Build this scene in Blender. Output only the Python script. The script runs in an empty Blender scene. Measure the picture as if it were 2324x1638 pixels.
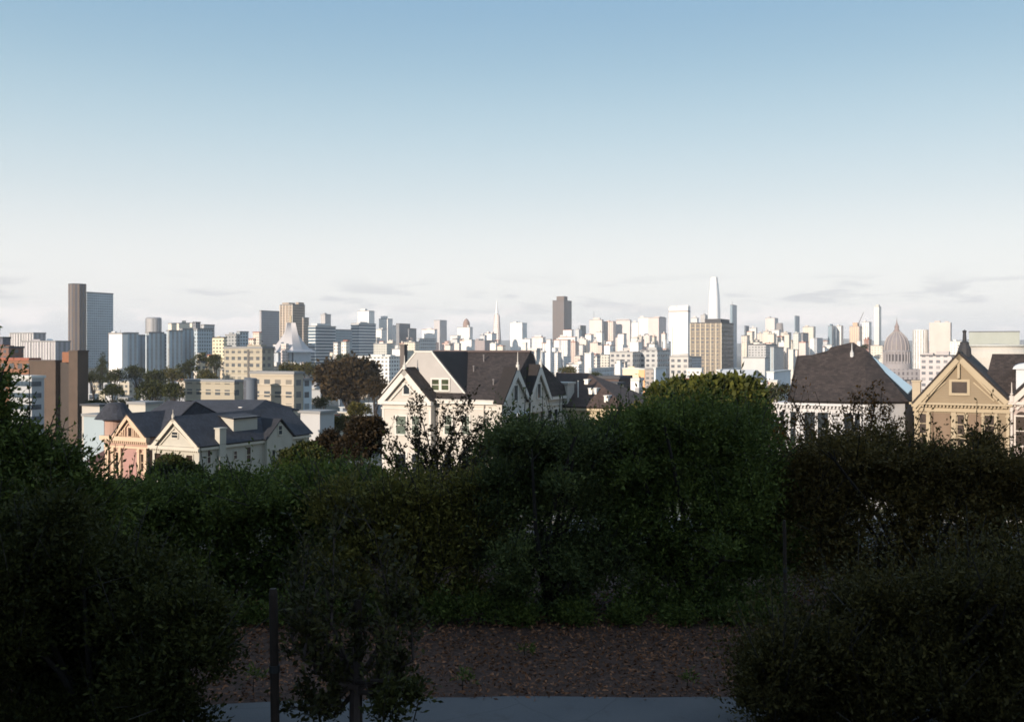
import bpy, math, random
import numpy as np

C = bpy.context.scene.collection
R = math.radians
# ---------------------------------------------------------------- camera, sky, sun, exposure
F, CX, HY = 2259.0, 1162.0, 790.0          # focal length, centre column and horizon row in photo pixels
SUN_AZ, SUN_EL = R(215), R(13)             # clockwise from the view direction
scn = bpy.context.scene
cam = bpy.data.cameras.new('camera')
cam.sensor_width = 36.0
cam.lens = 36.0 * F / 2324.0
cam.shift_y = -29.0 / 2324.0
cam.clip_start, cam.clip_end = 0.1, 60000
camo = bpy.data.objects.new('camera', cam)
camo.rotation_euler = (R(90), 0, 0)
C.objects.link(camo)
scn.camera = camo
scn.view_settings.view_transform = 'Standard'
scn.view_settings.look = 'None'
scn.view_settings.gamma = 1.0
scn.view_settings.use_curve_mapping = False
scn.view_settings.exposure = 0.55
scn.cycles.filter_width = 1.7
scn.cycles.max_bounces = 6
scn.cycles.diffuse_bounces = 3
scn.cycles.volume_bounces = 0
scn.cycles.use_denoising = True
scn.cycles.sample_clamp_indirect = 4.0

w = bpy.data.worlds.new('World')
scn.world = w
w.use_nodes = True
wn, wl = w.node_tree.nodes, w.node_tree.links
bg = wn['Background']
bg.inputs['Strength'].default_value = 0.1
sky = wn.new('ShaderNodeTexSky')
sky.sky_type = 'NISHITA'
sky.sun_disc = False
sky.sun_elevation, sky.sun_rotation = SUN_EL, SUN_AZ
sky.air_density, sky.dust_density, sky.ozone_density = 1.0, 1.0, 1.5
def WN(t, **k):
    n = wn.new(t)
    for a, b in k.items(): setattr(n, a, b)
    return n
def wmath(op, a, b=None):
    n = WN('ShaderNodeMath', operation=op)
    for i, v in enumerate((a, b)):
        if v is None: continue
        if isinstance(v, (int, float)): n.inputs[i].default_value = v
        else: wl.new(v, n.inputs[i])
    return n.outputs[0]
tc = WN('ShaderNodeTexCoord')
sx = WN('ShaderNodeSeparateXYZ')
wl.new(tc.outputs['Generated'], sx.inputs[0])
# pale milky air near the horizon; top stops brightened overhead as added fill light
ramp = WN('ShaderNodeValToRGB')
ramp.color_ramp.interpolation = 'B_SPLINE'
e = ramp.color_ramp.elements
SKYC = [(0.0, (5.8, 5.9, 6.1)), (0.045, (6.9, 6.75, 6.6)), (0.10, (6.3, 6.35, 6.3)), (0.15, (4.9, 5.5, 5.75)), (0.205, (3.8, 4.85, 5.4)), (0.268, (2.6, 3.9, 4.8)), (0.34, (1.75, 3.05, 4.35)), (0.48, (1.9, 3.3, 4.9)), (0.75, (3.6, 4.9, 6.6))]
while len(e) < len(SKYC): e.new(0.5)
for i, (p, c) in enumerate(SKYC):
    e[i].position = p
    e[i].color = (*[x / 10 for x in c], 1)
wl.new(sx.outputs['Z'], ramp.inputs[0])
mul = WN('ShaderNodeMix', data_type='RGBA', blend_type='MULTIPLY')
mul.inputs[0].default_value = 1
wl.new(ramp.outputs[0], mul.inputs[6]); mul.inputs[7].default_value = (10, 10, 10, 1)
# share of this ramp against the sky texture
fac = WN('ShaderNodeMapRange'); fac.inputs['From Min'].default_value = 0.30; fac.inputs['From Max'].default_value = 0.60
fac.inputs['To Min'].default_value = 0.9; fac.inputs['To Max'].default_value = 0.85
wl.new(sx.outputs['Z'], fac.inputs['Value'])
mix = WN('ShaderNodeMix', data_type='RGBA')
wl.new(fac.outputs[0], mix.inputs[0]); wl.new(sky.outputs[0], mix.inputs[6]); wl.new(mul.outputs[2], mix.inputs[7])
# low streaky clouds: stretched noise, only in the lowest degrees of the sky
def clouds(scale, zs, lo, hi, zmid, zwid, seed):
    mp = WN('ShaderNodeMapping'); mp.inputs['Scale'].default_value = (scale, scale, zs); mp.inputs['Location'].default_value = (seed, seed * .7, seed * .3)
    wl.new(tc.outputs['Generated'], mp.inputs[0])
    nz = WN('ShaderNodeTexNoise'); nz.inputs['Scale'].default_value = 1; nz.inputs['Detail'].default_value = 5; nz.inputs['Roughness'].default_value = .55
    wl.new(mp.outputs[0], nz.inputs[0])
    mr = WN('ShaderNodeMapRange', interpolation_type='SMOOTHSTEP'); mr.inputs['From Min'].default_value = lo; mr.inputs['From Max'].default_value = hi
    wl.new(nz.outputs[0], mr.inputs['Value'])
    d = wmath('ABSOLUTE', wmath('SUBTRACT', sx.outputs['Z'], zmid))
    ms = WN('ShaderNodeMapRange', interpolation_type='SMOOTHSTEP'); ms.inputs['From Min'].default_value = 0; ms.inputs['From Max'].default_value = zwid
    ms.inputs['To Min'].default_value = 1; ms.inputs['To Max'].default_value = 0
    wl.new(d, ms.inputs['Value'])
    return wmath('MULTIPLY', mr.outputs[0], ms.outputs[0])
g1 = wmath('MULTIPLY', clouds(10, 62, .50, .62, .050, .030, 3.1), .5)
m2 = WN('ShaderNodeMix', data_type='RGBA'); wl.new(g1, m2.inputs[0]); wl.new(mix.outputs[2], m2.inputs[6]); m2.inputs[7].default_value = (3.7, 3.8, 4.1, 1)
g2 = wmath('MULTIPLY', clouds(16, 60, .47, .58, .024, .024, 8.4), .95)
m3 = WN('ShaderNodeMix', data_type='RGBA'); wl.new(g2, m3.inputs[0]); wl.new(m2.outputs[2], m3.inputs[6]); m3.inputs[7].default_value = (7.8, 7.3, 7.0, 1)
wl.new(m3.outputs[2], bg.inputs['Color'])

sun = bpy.data.lights.new('sun', 'SUN')
sun.energy, sun.angle, sun.color = 4.7, R(0.5), (1.0, 0.85, 0.70)
suno = bpy.data.objects.new('sun', sun)
C.objects.link(suno)
from mathutils import Vector
SD = Vector((math.sin(SUN_AZ) * math.cos(SUN_EL), math.cos(SUN_AZ) * math.cos(SUN_EL), math.sin(SUN_EL)))
suno.rotation_euler = SD.to_track_quat('Z', 'Y').to_euler()

# ---------------------------------------------------------------- frames and helpers
TH = R(27.0)                                # the street grid against the view direction
CA, SA = math.cos(TH), math.sin(TH)
PX0, PY0 = 36.0, 80.0                       # a point on the house row's front line
def tx(px): return (px - CX) / F
def at(px, py, Y): return Vector((tx(px) * Y, Y, (HY - py) / F * Y))
def row_t(px): return (PX0 - tx(px) * PY0) / (CA + SA * tx(px))      # metres along the row, to the left
def row_xy(t, s=0): return (PX0 - CA * t + SA * s, PY0 + SA * t + CA * s)
def st(x, y): return ((x - PX0) * SA + (y - PY0) * CA, -(x - PX0) * CA + (y - PY0) * SA)
def sm(a, b, x):
    x = min(1, max(0, (x - a) / (b - a)))
    return x * x * (3 - 2 * x)
def interp(x, xs, ys):
    return float(np.interp(x, xs, ys))
def street_z(t): return -13.0 - 0.08 * min(160, max(-70, t))
SHX, SHY = math.sin(SUN_AZ), math.cos(SUN_AZ)
def ground_z(x, y):
    s, t = st(x, y)
    q = x * SHX + y * SHY                   # towards the sun
    p = -x * SHY + y * SHX
    # path level in front; unseen crest behind the camera, raised to shade the foreground
    crest = interp(p, [-60, -30, 60, 110], [3.5, 12.0, 12.0, 6.0])
    fg = -3.8 + 2.2 * sm(-3.2, 0.3, q) + (crest + 1.6) * sm(0.2, 30, q)
    z = fg + (street_z(t) - fg) * sm(-73, -30, s)
    r = math.hypot(x, y)
    if s > 26:
        b = x / max(y, 1)
        low = interp(r, [100, 300, 800, 1300, 3500, 6000, 30000], [-22, -40, -55, -62, -72, -76, -80])
        high = interp(r, [100, 300, 900, 1400, 2600, 4000, 6000, 30000], [-24, -33, -33, -26, -14, -40, -76, -80])
        k = sm(-0.05, -0.22, b) if y > 0 else 0
        c = low + (high - low) * k
        z = z + (c - z) * sm(26, 220, s)
    return z

class MB:
    """collects faces; builds one mesh object"""
    def __init__(s): s.v, s.f, s.uv = [], [], []
    def poly(s, pts, uv=None):
        n = len(s.v)
        s.v += [tuple(p) for p in pts]
        s.f.append(tuple(range(n, n + len(pts))))
        s.uv += list(uv) if uv else [(0.0, 0.0)] * len(pts)
    def box(s, x0, x1, y0, y1, z0, z1):
        a = [(x0, y0), (x1, y0), (x1, y1), (x0, y1)]
        s.prism_z(a, z0, z1)
    def prism_z(s, a, z0, z1, top=None):
        n = len(a); b = top or a; u = 0
        for i in range(n):
            j = (i + 1) % n
            L = math.dist(a[i], a[j])
            s.poly([(*a[i], z0), (*a[j], z0), (*b[j], z1), (*b[i], z1)], [(u, z0), (u + L, z0), (u + L, z1), (u, z1)])
            u += L
        s.poly([(*q, z1) for q in b]); s.poly([(*q, z0) for q in reversed(a)])
    def prism_y(s, a, y0, y1):
        """polygon a in (x, z), counter-clockwise seen from -y, pushed from y0 to y1"""
        n = len(a)
        s.poly([(x, y0, z) for x, z in a], [(x, z) for x, z in a]); s.poly([(x, y1, z) for x, z in reversed(a)])
        for i in range(n):
            (xa, za), (xb, zb) = a[i], a[(i + 1) % n]
            s.poly([(xb, y0, zb), (xa, y0, za), (xa, y1, za), (xb, y1, zb)], [(y0, zb), (y0, za), (y1, za), (y1, zb)])
    def prism_x(s, a, x0, x1):
        """polygon a in (y, z), counter-clockwise seen from +x, pushed from x0 to x1"""
        n = len(a)
        s.poly([(x1, y, z) for y, z in a], [(y, z) for y, z in a]); s.poly([(x0, y, z) for y, z in reversed(a)])
        for i in range(n):
            (ya, za), (yb, zb) = a[i], a[(i + 1) % n]
            s.poly([(x1, yb, zb), (x1, ya, za), (x0, ya, za), (x0, yb, zb)])
    def slab(s, pts, th):
        """flat polygon (seen from outside counter-clockwise) thickened inwards"""
        p = [Vector(q) for q in pts]
        n = Vector((0, 0, 0))
        for i in range(len(p)): n += p[i].cross(p[(i + 1) % len(p)])
        n.normalize()
        q = [a - n * th for a in p]
        L = (p[1] - p[0]).normalized(); M = n.cross(L)
        s.poly(p, [((a - p[0]).dot(L), (a - p[0]).dot(M)) for a in p]); s.poly(list(reversed(q)))
        for i in range(len(p)):
            j = (i + 1) % len(p)
            s.poly([p[j], p[i], q[i], q[j]])
    def tube(s, a, b, r0, r1, n=8):
        a, b = Vector(a), Vector(b)
        d = (b - a).normalized()
        u = d.orthogonal().normalized(); v = d.cross(u)
        ra = [a + (u * math.cos(k * 2 * math.pi / n) + v * math.sin(k * 2 * math.pi / n)) * r0 for k in range(n)]
        rb = [b + (u * math.cos(k * 2 * math.pi / n) + v * math.sin(k * 2 * math.pi / n)) * r1 for k in range(n)]
        for k in range(n):
            j = (k + 1) % n
            s.poly([ra[k], ra[j], rb[j], rb[k]])
        s.poly(rb); s.poly(list(reversed(ra)))
    def lathe(s, prof, cx=0, cy=0, n=20):
        for (r0, z0), (r1, z1) in zip(prof, prof[1:]):
            for k in range(n):
                a, b = 2 * math.pi * k / n, 2 * math.pi * (k + 1) / n
                pts = [(cx + r0 * math.cos(a), cy + r0 * math.sin(a), z0), (cx + r0 * math.cos(b), cy + r0 * math.sin(b), z0),
                       (cx + r1 * math.cos(b), cy + r1 * math.sin(b), z1), (cx + r1 * math.cos(a), cy + r1 * math.sin(a), z1)]
                uv = [(a * max(r0, r1), z0), (b * max(r0, r1), z0), (b * max(r0, r1), z1), (a * max(r0, r1), z1)]
                if r1 < 1e-6: pts, uv = pts[:3], uv[:3]
                if r0 < 1e-6: pts, uv = [pts[0], pts[2], pts[3]], [uv[0], uv[2], uv[3]]
                s.poly(pts, uv)
    def build(s, name, mat, parent=None, smooth=False):
        me = bpy.data.meshes.new(name)
        me.from_pydata(s.v, [], s.f)
        l = me.uv_layers.new(name='uv')
        l.data.foreach_set('uv', np.array(s.uv, dtype=np.float32).ravel())
        if smooth: me.polygons.foreach_set('use_smooth', [True] * len(me.polygons))
        me.materials.append(mat)
        o = bpy.data.objects.new(name, me)
        C.objects.link(o)
        if parent: o.parent = parent
        return o
def tag(o, label, cat=None, group=None, kind=None):
    if label: o['label'] = label
    if cat: o['category'] = cat
    if group: o['group'] = group
    if kind: o['kind'] = kind
    return o
def thing(name, label, cat, loc, rz=0.0, group=None):
    o = bpy.data.objects.new(name, None)
    o.empty_display_size = 0.5
    C.objects.link(o)
    o.location = loc
    o.rotation_euler = (0, 0, rz)
    return tag(o, label, cat, group)

# ---------------------------------------------------------------- materials
MATS = {}
class NT:
    def __init__(s, name):
        s.m = bpy.data.materials.new(name); s.m.use_nodes = True
        s.n, s.l = s.m.node_tree.nodes, s.m.node_tree.links
        s.b = s.n['Principled BSDF']
    def node(s, t, ins=None, **k):
        n = s.n.new(t)
        for a, b in k.items(): setattr(n, a, b)
        for i, v in (ins or {}).items():
            if hasattr(v, 'is_output') or isinstance(v, bpy.types.NodeSocket): s.l.new(v, n.inputs[i])
            else: n.inputs[i].default_value = v
        return n
    def math(s, op, a, b=0.0, c=0.0): return s.node('ShaderNodeMath', {0: a, 1: b, 2: c}, operation=op).outputs[0]
    def mix(s, f, a, b, blend='MIX'): return s.node('ShaderNodeMix', {0: f, 6: a, 7: b}, data_type='RGBA', blend_type=blend).outputs[2]
    def noise(s, scale, detail=4, vec=None, rough=.55):
        n = s.node('ShaderNodeTexNoise', {'Scale': scale, 'Detail': detail, 'Roughness': rough})
        s.l.new(vec or s.obj(), n.inputs['Vector']); return n.outputs[0]
    def obj(s): return s.node('ShaderNodeTexCoord').outputs['Object']
    def uv(s): return s.node('ShaderNodeTexCoord').outputs['UV']
    def rng(s, v, a, b, c, d): return s.node('ShaderNodeMapRange', {'Value': v, 'From Min': a, 'From Max': b, 'To Min': c, 'To Max': d}).outputs[0]
    def out(s, col, rough=.8, bump=None, bd=.02, spec=None):
        if isinstance(col, bpy.types.NodeSocket): s.l.new(col, s.b.inputs['Base Color'])
        else: s.b.inputs['Base Color'].default_value = col
        if isinstance(rough, bpy.types.NodeSocket): s.l.new(rough, s.b.inputs['Roughness'])
        else: s.b.inputs['Roughness'].default_value = rough
        if spec is not None: s.b.inputs['Specular IOR Level'].default_value = spec
        if bump is not None:
            bn = s.node('ShaderNodeBump', {'Height': bump, 'Distance': bd, 'Strength': .6})
            s.l.new(bn.outputs[0], s.b.inputs['Normal'])
        return s.m
def c4(c, k=1.0): return (c[0] * k, c[1] * k, c[2] * k, 1.0)

def paint(c, var=.12, scale=.6, rough=.75, boards=0.0):
    """painted or rendered wall: faint streaks of dirt, optional lap boards"""
    key = ('paint', c, var, scale, rough, boards)
    if key in MATS: return MATS[key]
    t = NT('paint')
    n = t.noise(scale, 5)
    f = t.rng(n, .3, .7, 0, 1)
    col = t.mix(f, c4(c, 1 - var), c4(c, 1 + var * .5))
    bump = None
    if boards:
        sp = t.node('ShaderNodeSeparateXYZ', {0: t.obj()}).outputs['Z']
        fr = t.math('FRACT', t.math('DIVIDE', sp, boards))
        edge = t.math('LESS_THAN', fr, .14)
        col = t.mix(t.math('MULTIPLY', edge, .35), col, c4(c, .55))
        bump = fr
    MATS[key] = t.out(col, rough, bump, .03)
    return MATS[key]
def facade(wall, glass=(.06, .08, .10), bay=4.0, floor=3.6, fx=.6, fy=.55, rough=.75):
    """wall with a grid of windows, laid out in metres along the wall"""
    key = ('facade', wall, glass, bay, floor, fx, fy)
    if key in MATS: return MATS[key]
    t = NT('facade')
    sp = t.node('ShaderNodeSeparateXYZ', {0: t.uv()})
    u = t.math('DIVIDE', sp.outputs[0], bay); v = t.math('DIVIDE', sp.outputs[1], floor)
    inx = t.math('LESS_THAN', t.math('ABSOLUTE', t.math('SUBTRACT', t.math('FRACT', u), .5)), fx / 2)
    iny = t.math('LESS_THAN', t.math('ABSOLUTE', t.math('SUBTRACT', t.math('FRACT', v), .5)), fy / 2)
    win = t.math('MULTIPLY', inx, iny)
    # each window its own tone: blinds, rooms
    cell = t.node('ShaderNodeCombineXYZ', {0: t.math('FLOOR', u), 1: t.math('FLOOR', v)}).outputs[0]
    wnz = t.node('ShaderNodeTexWhiteNoise', {'Vector': cell}, noise_dimensions='2D').outputs[0]
    gl = t.mix(t.math('POWER', wnz, 3.0), c4(glass), c4([a * .5 + b * .35 for a, b in zip(wall, glass)]))
    n = t.rng(t.noise(.05, 4), .3, .7, 0, 1)
    wc = t.mix(n, c4(wall, .88), c4(wall, 1.05))
    col = t.mix(win, wc, gl)
    rg = t.math('SUBTRACT', rough, t.math('MULTIPLY', win, rough - .25))
    MATS[key] = t.out(col, rg)
    return MATS[key]
def shingle(c, var=.25, row=.22):
    key = ('shingle', c)
    if key in MATS: return MATS[key]
    t = NT('shingle')
    br = t.node('ShaderNodeTexBrick', {'Vector': t.uv(), 'Color1': c4(c, 1 - var), 'Color2': c4(c, 1 + var), 'Mortar': c4(c, .5), 'Scale': 1.0,
                                       'Mortar Size': .012, 'Brick Width': .34, 'Row Height': row}, offset=.5)
    n = t.rng(t.noise(.45, 7, None, .65), .3, .75, .7, 1.3)
    mm = t.node('ShaderNodeMix', {0: 1.0, 6: br.outputs[0], 7: n}, data_type='RGBA', blend_type='MULTIPLY')
    MATS[key] = t.out(mm.outputs[2], .85, br.outputs[1], .02)
    return MATS[key]
def glassm(c=(.02, .025, .03), rough=.12):
    key = ('glass', c, rough)
    if key in MATS: return MATS[key]
    t = NT('window_glass')
    n = t.rng(t.noise(.8, 2), .3, .7, .6, 1.6)
    mm = t.node('ShaderNodeMix', {0: 1.0, 6: c4(c), 7: n}, data_type='RGBA', blend_type='MULTIPLY')
    MATS[key] = t.out(mm.outputs[2], rough)
    return MATS[key]
def leafm(c, var=.5, trans=.25, hue=(1.3, 1.05, .7)):
    c = (2.75 * c[0], 2.5 * c[1], 1.9 * c[2])
    key = ('leaf', c, var, trans, hue)
    if key in MATS: return MATS[key]
    t = NT('leaf')
    rnd = t.node('ShaderNodeNewGeometry').outputs['Random Per Island']
    n = t.rng(t.noise(.9, 3), .35, .65, 0, 1)
    a = t.mix(rnd, c4(c, 1 - var), c4([c[0] * hue[0], c[1] * hue[1], c[2] * hue[2]], 1 + var))
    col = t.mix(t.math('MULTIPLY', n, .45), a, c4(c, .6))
    t.out(col, .65, spec=.12)
    tr = t.node('ShaderNodeBsdfTranslucent', {0: col})
    ms = t.node('ShaderNodeMixShader', {0: trans, 1: t.b.outputs[0], 2: tr.outputs[0]})
    t.l.new(ms.outputs[0], t.n['Material Output'].inputs['Surface'])
    MATS[key] = t.m
    return t.m
def bark(c=(.024, .018, .014)):
    key = ('bark', c)
    if key in MATS: return MATS[key]
    t = NT('bark')
    n = t.noise(9, 5)
    MATS[key] = t.out(t.mix(n, c4(c, .5), c4(c, 1.5)), .9, n, .02)
    return MATS[key]
# ---------------------------------------------------------------- ground, path, street, hills, haze
def build_ground():
    rs = [0.0] + list(np.geomspace(1.0, 30000, 190))
    angs = sorted(set([round(a, 3) for a in np.concatenate([np.linspace(-40, 40, 161), np.linspace(40, 320, 113)])]))
    if abs(angs[-1] - angs[0] - 360) < 1e-3: angs = angs[:-1]
    n = len(angs)
    v = [(0, 0, ground_z(0, 0))]
    for r in rs[1:]:
        for a in angs:
            x, y = r * math.sin(R(a)), r * math.cos(R(a))
            v.append((x, y, ground_z(x, y)))
    f = [(0, 1 + (j + 1) % n, 1 + j) for j in range(n)]
    for i in range(len(rs) - 2):
        for j in range(n):
            k = (j + 1) % n
            a, b = 1 + i * n, 1 + (i + 1) * n
            f.append((a + j, a + k, b + k, b + j))
    me = bpy.data.meshes.new('ground'); me.from_pydata(v, [], f)
    me.polygons.foreach_set('use_smooth', [True] * len(f))
    t = NT('ground')
    sp = t.node('ShaderNodeSeparateXYZ', {0: t.obj()})
    d = t.node('ShaderNodeVectorMath', {0: t.obj()}, operation='LENGTH').outputs['Value']
    n1 = t.noise(14, 6); n2 = t.noise(.9, 4); n3 = t.noise(.05, 5); n4 = t.noise(55, 3)
    mulch = t.mix(t.rng(n1, .35, .65, 0, 1), (.024, .011, .007, 1), (.075, .036, .022, 1))
    mulch = t.mix(t.rng(n4, .55, .7, 0, 1), mulch, (.115, .068, .047, 1))
    grass = t.mix(t.rng(n2, .3, .7, 0, 1), (.035, .05, .016, 1), (.08, .075, .035, 1))
    city = t.mix(t.rng(n3, .35, .65, 0, 1), (.035, .042, .025, 1), (.10, .095, .085, 1))
    c1 = t.mix(t.rng(d, 18, 26, 0, 1), mulch, grass)
    c2 = t.mix(t.rng(d, 110, 200, 0, 1), c1, city)
    me.materials.append(t.out(c2, .95, n1, .03))
    o = bpy.data.objects.new('ground', me); C.objects.link(o)
    tag(o, 'dark mulch and hillside falling away to the city', kind='structure')
build_ground()

def build_path():
    """asphalt path crossing in front; thin slab with a worn edge"""
    random.seed(4)
    m = MB()
    xs = np.linspace(-16, 14, 61)
    far = [10.78 - 0.045 * max(0, -x - .5) ** 1.7 - .01 * max(0, x) + random.uniform(-.025, .025) for x in xs]
    far = [max(f, 9.2) for f in far]
    for i in range(60):
        a, b = xs[i], xs[i + 1]
        z = -3.8 + .03
        m.poly([(a, far[i] - 3.0, z), (b, far[i + 1] - 3.0, z), (b, far[i + 1], z), (a, far[i], z)])
        m.poly([(b, far[i + 1], z), (b, far[i + 1], z - .2), (a, far[i], z - .2), (a, far[i], z)])
        m.poly([(a, far[i] - 3, z), (a, far[i] - 3, z - .2), (b, far[i + 1] - 3, z - .2), (b, far[i + 1] - 3, z)])
    t = NT('asphalt')
    n1 = t.noise(160, 3); n2 = t.noise(1.3, 5)
    col = t.mix(t.rng(n1, .35, .65, 0, 1), (.045, .046, .05, 1), (.10, .10, .105, 1))
    col = t.mix(t.rng(n2, .35, .7, 0, .55), col, (.11, .105, .105, 1))
    vo = t.node('ShaderNodeTexVoronoi', {'Vector': t.node('ShaderNodeVectorMath', {0: t.obj(), 1: t.node('ShaderNodeTexNoise', {'Scale': 1.5, 'Detail': 4}).outputs[1]}, operation='ADD').outputs[0], 'Scale': .55}, feature='DISTANCE_TO_EDGE').outputs['Distance']
    col = t.mix(t.math('MULTIPLY', t.math('LESS_THAN', vo, .004), .35), col, (.03, .03, .03, 1))
    col = t.mix(t.rng(t.noise(3.5, 6, None, .7), .55, .75, 0, .6), col, (.05, .042, .038, 1))
    o = m.build('path', t.out(col, .8, n1, .005))
    tag(o, 'grey asphalt footpath across the foot of the mulch bank', kind='structure')
build_path()

def row_strip(name, s0, s1, dz, th, mat, label, t0=-60, t1=160):
    m = MB()
    for i in range(int((t1 - t0) / 10)):
        a, b = t0 + 10 * i, t0 + 10 * i + 10
        za, zb = street_z(a) + dz, street_z(b) + dz
        A = [row_xy(a, s0), row_xy(b, s0), row_xy(b, s1), row_xy(a, s1)]
        Z = [za, zb, zb, za]
        m.poly([(*A[k], Z[k]) for k in (3, 2, 1, 0)][::-1])
        if th:
            m.poly([(*A[0], za), (*A[1], zb), (*A[1], zb - th), (*A[0], za - th)])
            m.poly([(*A[2], zb), (*A[3], za), (*A[3], za - th), (*A[2], zb - th)])
    o = m.build(name, mat); tag(o, label, kind='structure')
t = NT('road'); n = t.noise(6, 5)
ROADM = t.out(t.mix(n, (.035, .035, .037, 1), (.07, .07, .07, 1)), .85)
t = NT('concrete'); n = t.noise(2, 5)
CONC = t.out(t.mix(n, (.22, .21, .19, 1), (.32, .31, .29, 1)), .85)
row_strip('road', -17.5, -7.0, .06, 0, ROADM, 'asphalt street in front of the row of houses')
row_strip('pavement', -7.0, -3.0, .19, .3, CONC, 'concrete pavement with kerb in front of the houses')

def build_hills():
    """bare hills beyond the bay, far off on the right"""
    m = MB(); rnd = random.Random(9)
    N = 90; ph = [rnd.uniform(0, 6.3) for _ in range(6)]
    rows = []
    for k, (Y, base) in enumerate([(11500, -78), (12500, 0), (13500, 1), (15000, -78)]):
        row = []
        for i in range(N + 1):
            x = -9000 + 18000 * i / N
            u = x / 1000
            h = 110 + 45 * math.sin(u * .55 + ph[0]) + 25 * math.sin(u * 1.3 + ph[1]) + 12 * math.sin(u * 3.1 + ph[2]) + 7 * math.sin(u * 6.3 + ph[3])
            h *= .55 + .6 * sm(-2500, 3500, x)
            z = -80 if k in (0, 3) else h * (.72 if k == 1 else 1.0)
            row.append((x, Y + 250 * math.sin(u * 1.7 + k), z))
        rows.append(row)
    for a, b in zip(rows, rows[1:]):
        for i in range(N): m.poly([a[i], a[i + 1], b[i + 1], b[i]])
    t = NT('hills'); n = t.noise(.0012, 5)
    o = m.build('hills', t.out(t.mix(n, (.05, .055, .035, 1), (.11, .095, .06, 1)), .95), smooth=True)
    tag(o, 'low blue hills on the horizon beyond the towers', kind='structure')
build_hills()

def build_haze():
    m = MB()
    m.box(-16000, 16000, -400, 16000, -90, 330)
    t = NT('haze')
    t.n.remove(t.b)
    v = t.n.new('ShaderNodeVolumePrincipled')
    v.inputs['Color'].default_value = (.92, .95, 1.0, 1)
    v.inputs['Density'].default_value = 6e-5
    v.inputs['Anisotropy'].default_value = 0.0
    t.l.new(v.outputs[0], t.n['Material Output'].inputs['Volume'])
    o = m.build('haze', t.m)
    tag(o, 'thin pale haze lying over the city', kind='stuff')
build_haze()

# ---------------------------------------------------------------- the row of houses
class House:
    """frame of a house on the row: x to the right along its front, y away from the street, z up from its base"""
    def __init__(h, name, label, px_left, z0=None, s=0.0, group=None):
        h.t = (PX0 + SA * s - tx(px_left) * (PY0 + CA * s)) / (CA + SA * tx(px_left))
        h.x, h.y = row_xy(h.t, s)
        h.z = street_z(h.t) if z0 is None else z0
        h.o = thing(name, label, 'house', (h.x, h.y, h.z), -TH, group)
    def f(h, px, py=None, y=0.0):
        """point of the plane y (parallel to the front) seen at a photo pixel -> (x, z)"""
        k = tx(px)
        x = (k * (h.y + CA * y) - h.x - SA * y) / (CA + SA * k)
        Y = h.y - SA * x + CA * y
        return (x, (HY - py) / F * Y - h.z) if py is not None else x
    def s(h, x, px, py=None):
        """point of the side plane x seen at a photo pixel -> (y, z)"""
        k = tx(px)
        y = (k * (h.y - SA * x) - h.x - CA * x) / (SA - CA * k)
        Y = h.y - SA * x + CA * y
        return (y, (HY - py) / F * Y - h.z) if py is not None else y

def win_f(par, x0, x1, z0, z1, y, frame, glass, fw=.13, bars=1, name='window', label=None):
    """sash window on a wall facing -y: frame with sash bars, pane as its child"""
    m = MB()
    m.box(x0 - fw, x0, y - .10, y + .02, z0 - fw, z1 + fw); m.box(x1, x1 + fw, y - .10, y + .02, z0 - fw, z1 + fw)
    m.box(x0, x1, y - .11, y + .02, z1, z1 + fw); m.box(x0 - .05, x1 + .05, y - .16, y + .02, z0 - fw, z0)
    for k in range(bars):
        zc = z0 + (z1 - z0) * (k + 1) / (bars + 1)
        m.box(x0, x1, y - .07, y + .01, zc - .035, zc + .035)
    o = m.build(name, frame, par)
    if label: o['label'] = label
    p = MB(); p.poly([(x0, y - .03, z0), (x1, y - .03, z0), (x1, y - .03, z1), (x0, y - .03, z1)]); p.build('pane', glass, o)
    return o
def win_s(par, y0, y1, z0, z1, x, frame, glass, fw=.13, bars=1):
    m = MB()
    m.box(x - .02, x + .10, y0 - fw, y0, z0 - fw, z1 + fw); m.box(x - .02, x + .10, y1, y1 + fw, z0 - fw, z1 + fw)
    m.box(x - .02, x + .11, y0, y1, z1, z1 + fw); m.box(x - .02, x + .16, y0 - .05, y1 + .05, z0 - fw, z0)
    for k in range(bars):
        zc = z0 + (z1 - z0) * (k + 1) / (bars + 1)
        m.box(x - .01, x + .07, y0, y1, zc - .035, zc + .035)
    o = m.build('window', frame, par)
    p = MB(); p.poly([(x + .03, y0, z0), (x + .03, y1, z0), (x + .03, y1, z1), (x + .03, y0, z1)]); p.build('pane', glass, o)
    return o
def rake(m, a, b, w, y0, y1, over=0.0):
    """board along a gable edge from a to b (x, z), w wide, hanging below the line"""
    ax, az = a; bx, bz = b
    L = math.hypot(bx - ax, bz - az); ux, uz = (bx - ax) / L, (bz - az) / L
    nx, nz = (uz, -ux) if -ux < 0 else (-uz, ux)
    if nz > 0: nx, nz = -nx, -nz
    q = [(ax, az), (bx, bz), (bx + nx * w, bz + nz * w), (ax + nx * w, az + nz * w)]
    area = sum(q[i][0] * q[(i + 1) % 4][1] - q[(i + 1) % 4][0] * q[i][1] for i in range(4))
    if area < 0: q.reverse()
    m.prism_y(q, y0, y1)
def dentils(m, x0, x1, y0, y1, z0, z1, step, fill=.5):
    n = int((x1 - x0) / step)
    for i in range(n):
        a = x0 + (x1 - x0) * (i + .25) / n
        m.box(a, a + step * fill, y0, y1, z0, z1)
def finial(par, x, y, z, h, mat, r=.09):
    m = MB()
    m.lathe([(0, z - .3), (r * 1.6, z - .25), (r * 1.6, z + h * .18), (r * .7, z + h * .22), (r * 1.1, z + h * .30), (r * .45, z + h * .36), (r * .2, z + h), (0, z + h)], x, y, 8)
    return m.build('finial', mat, par)

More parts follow.
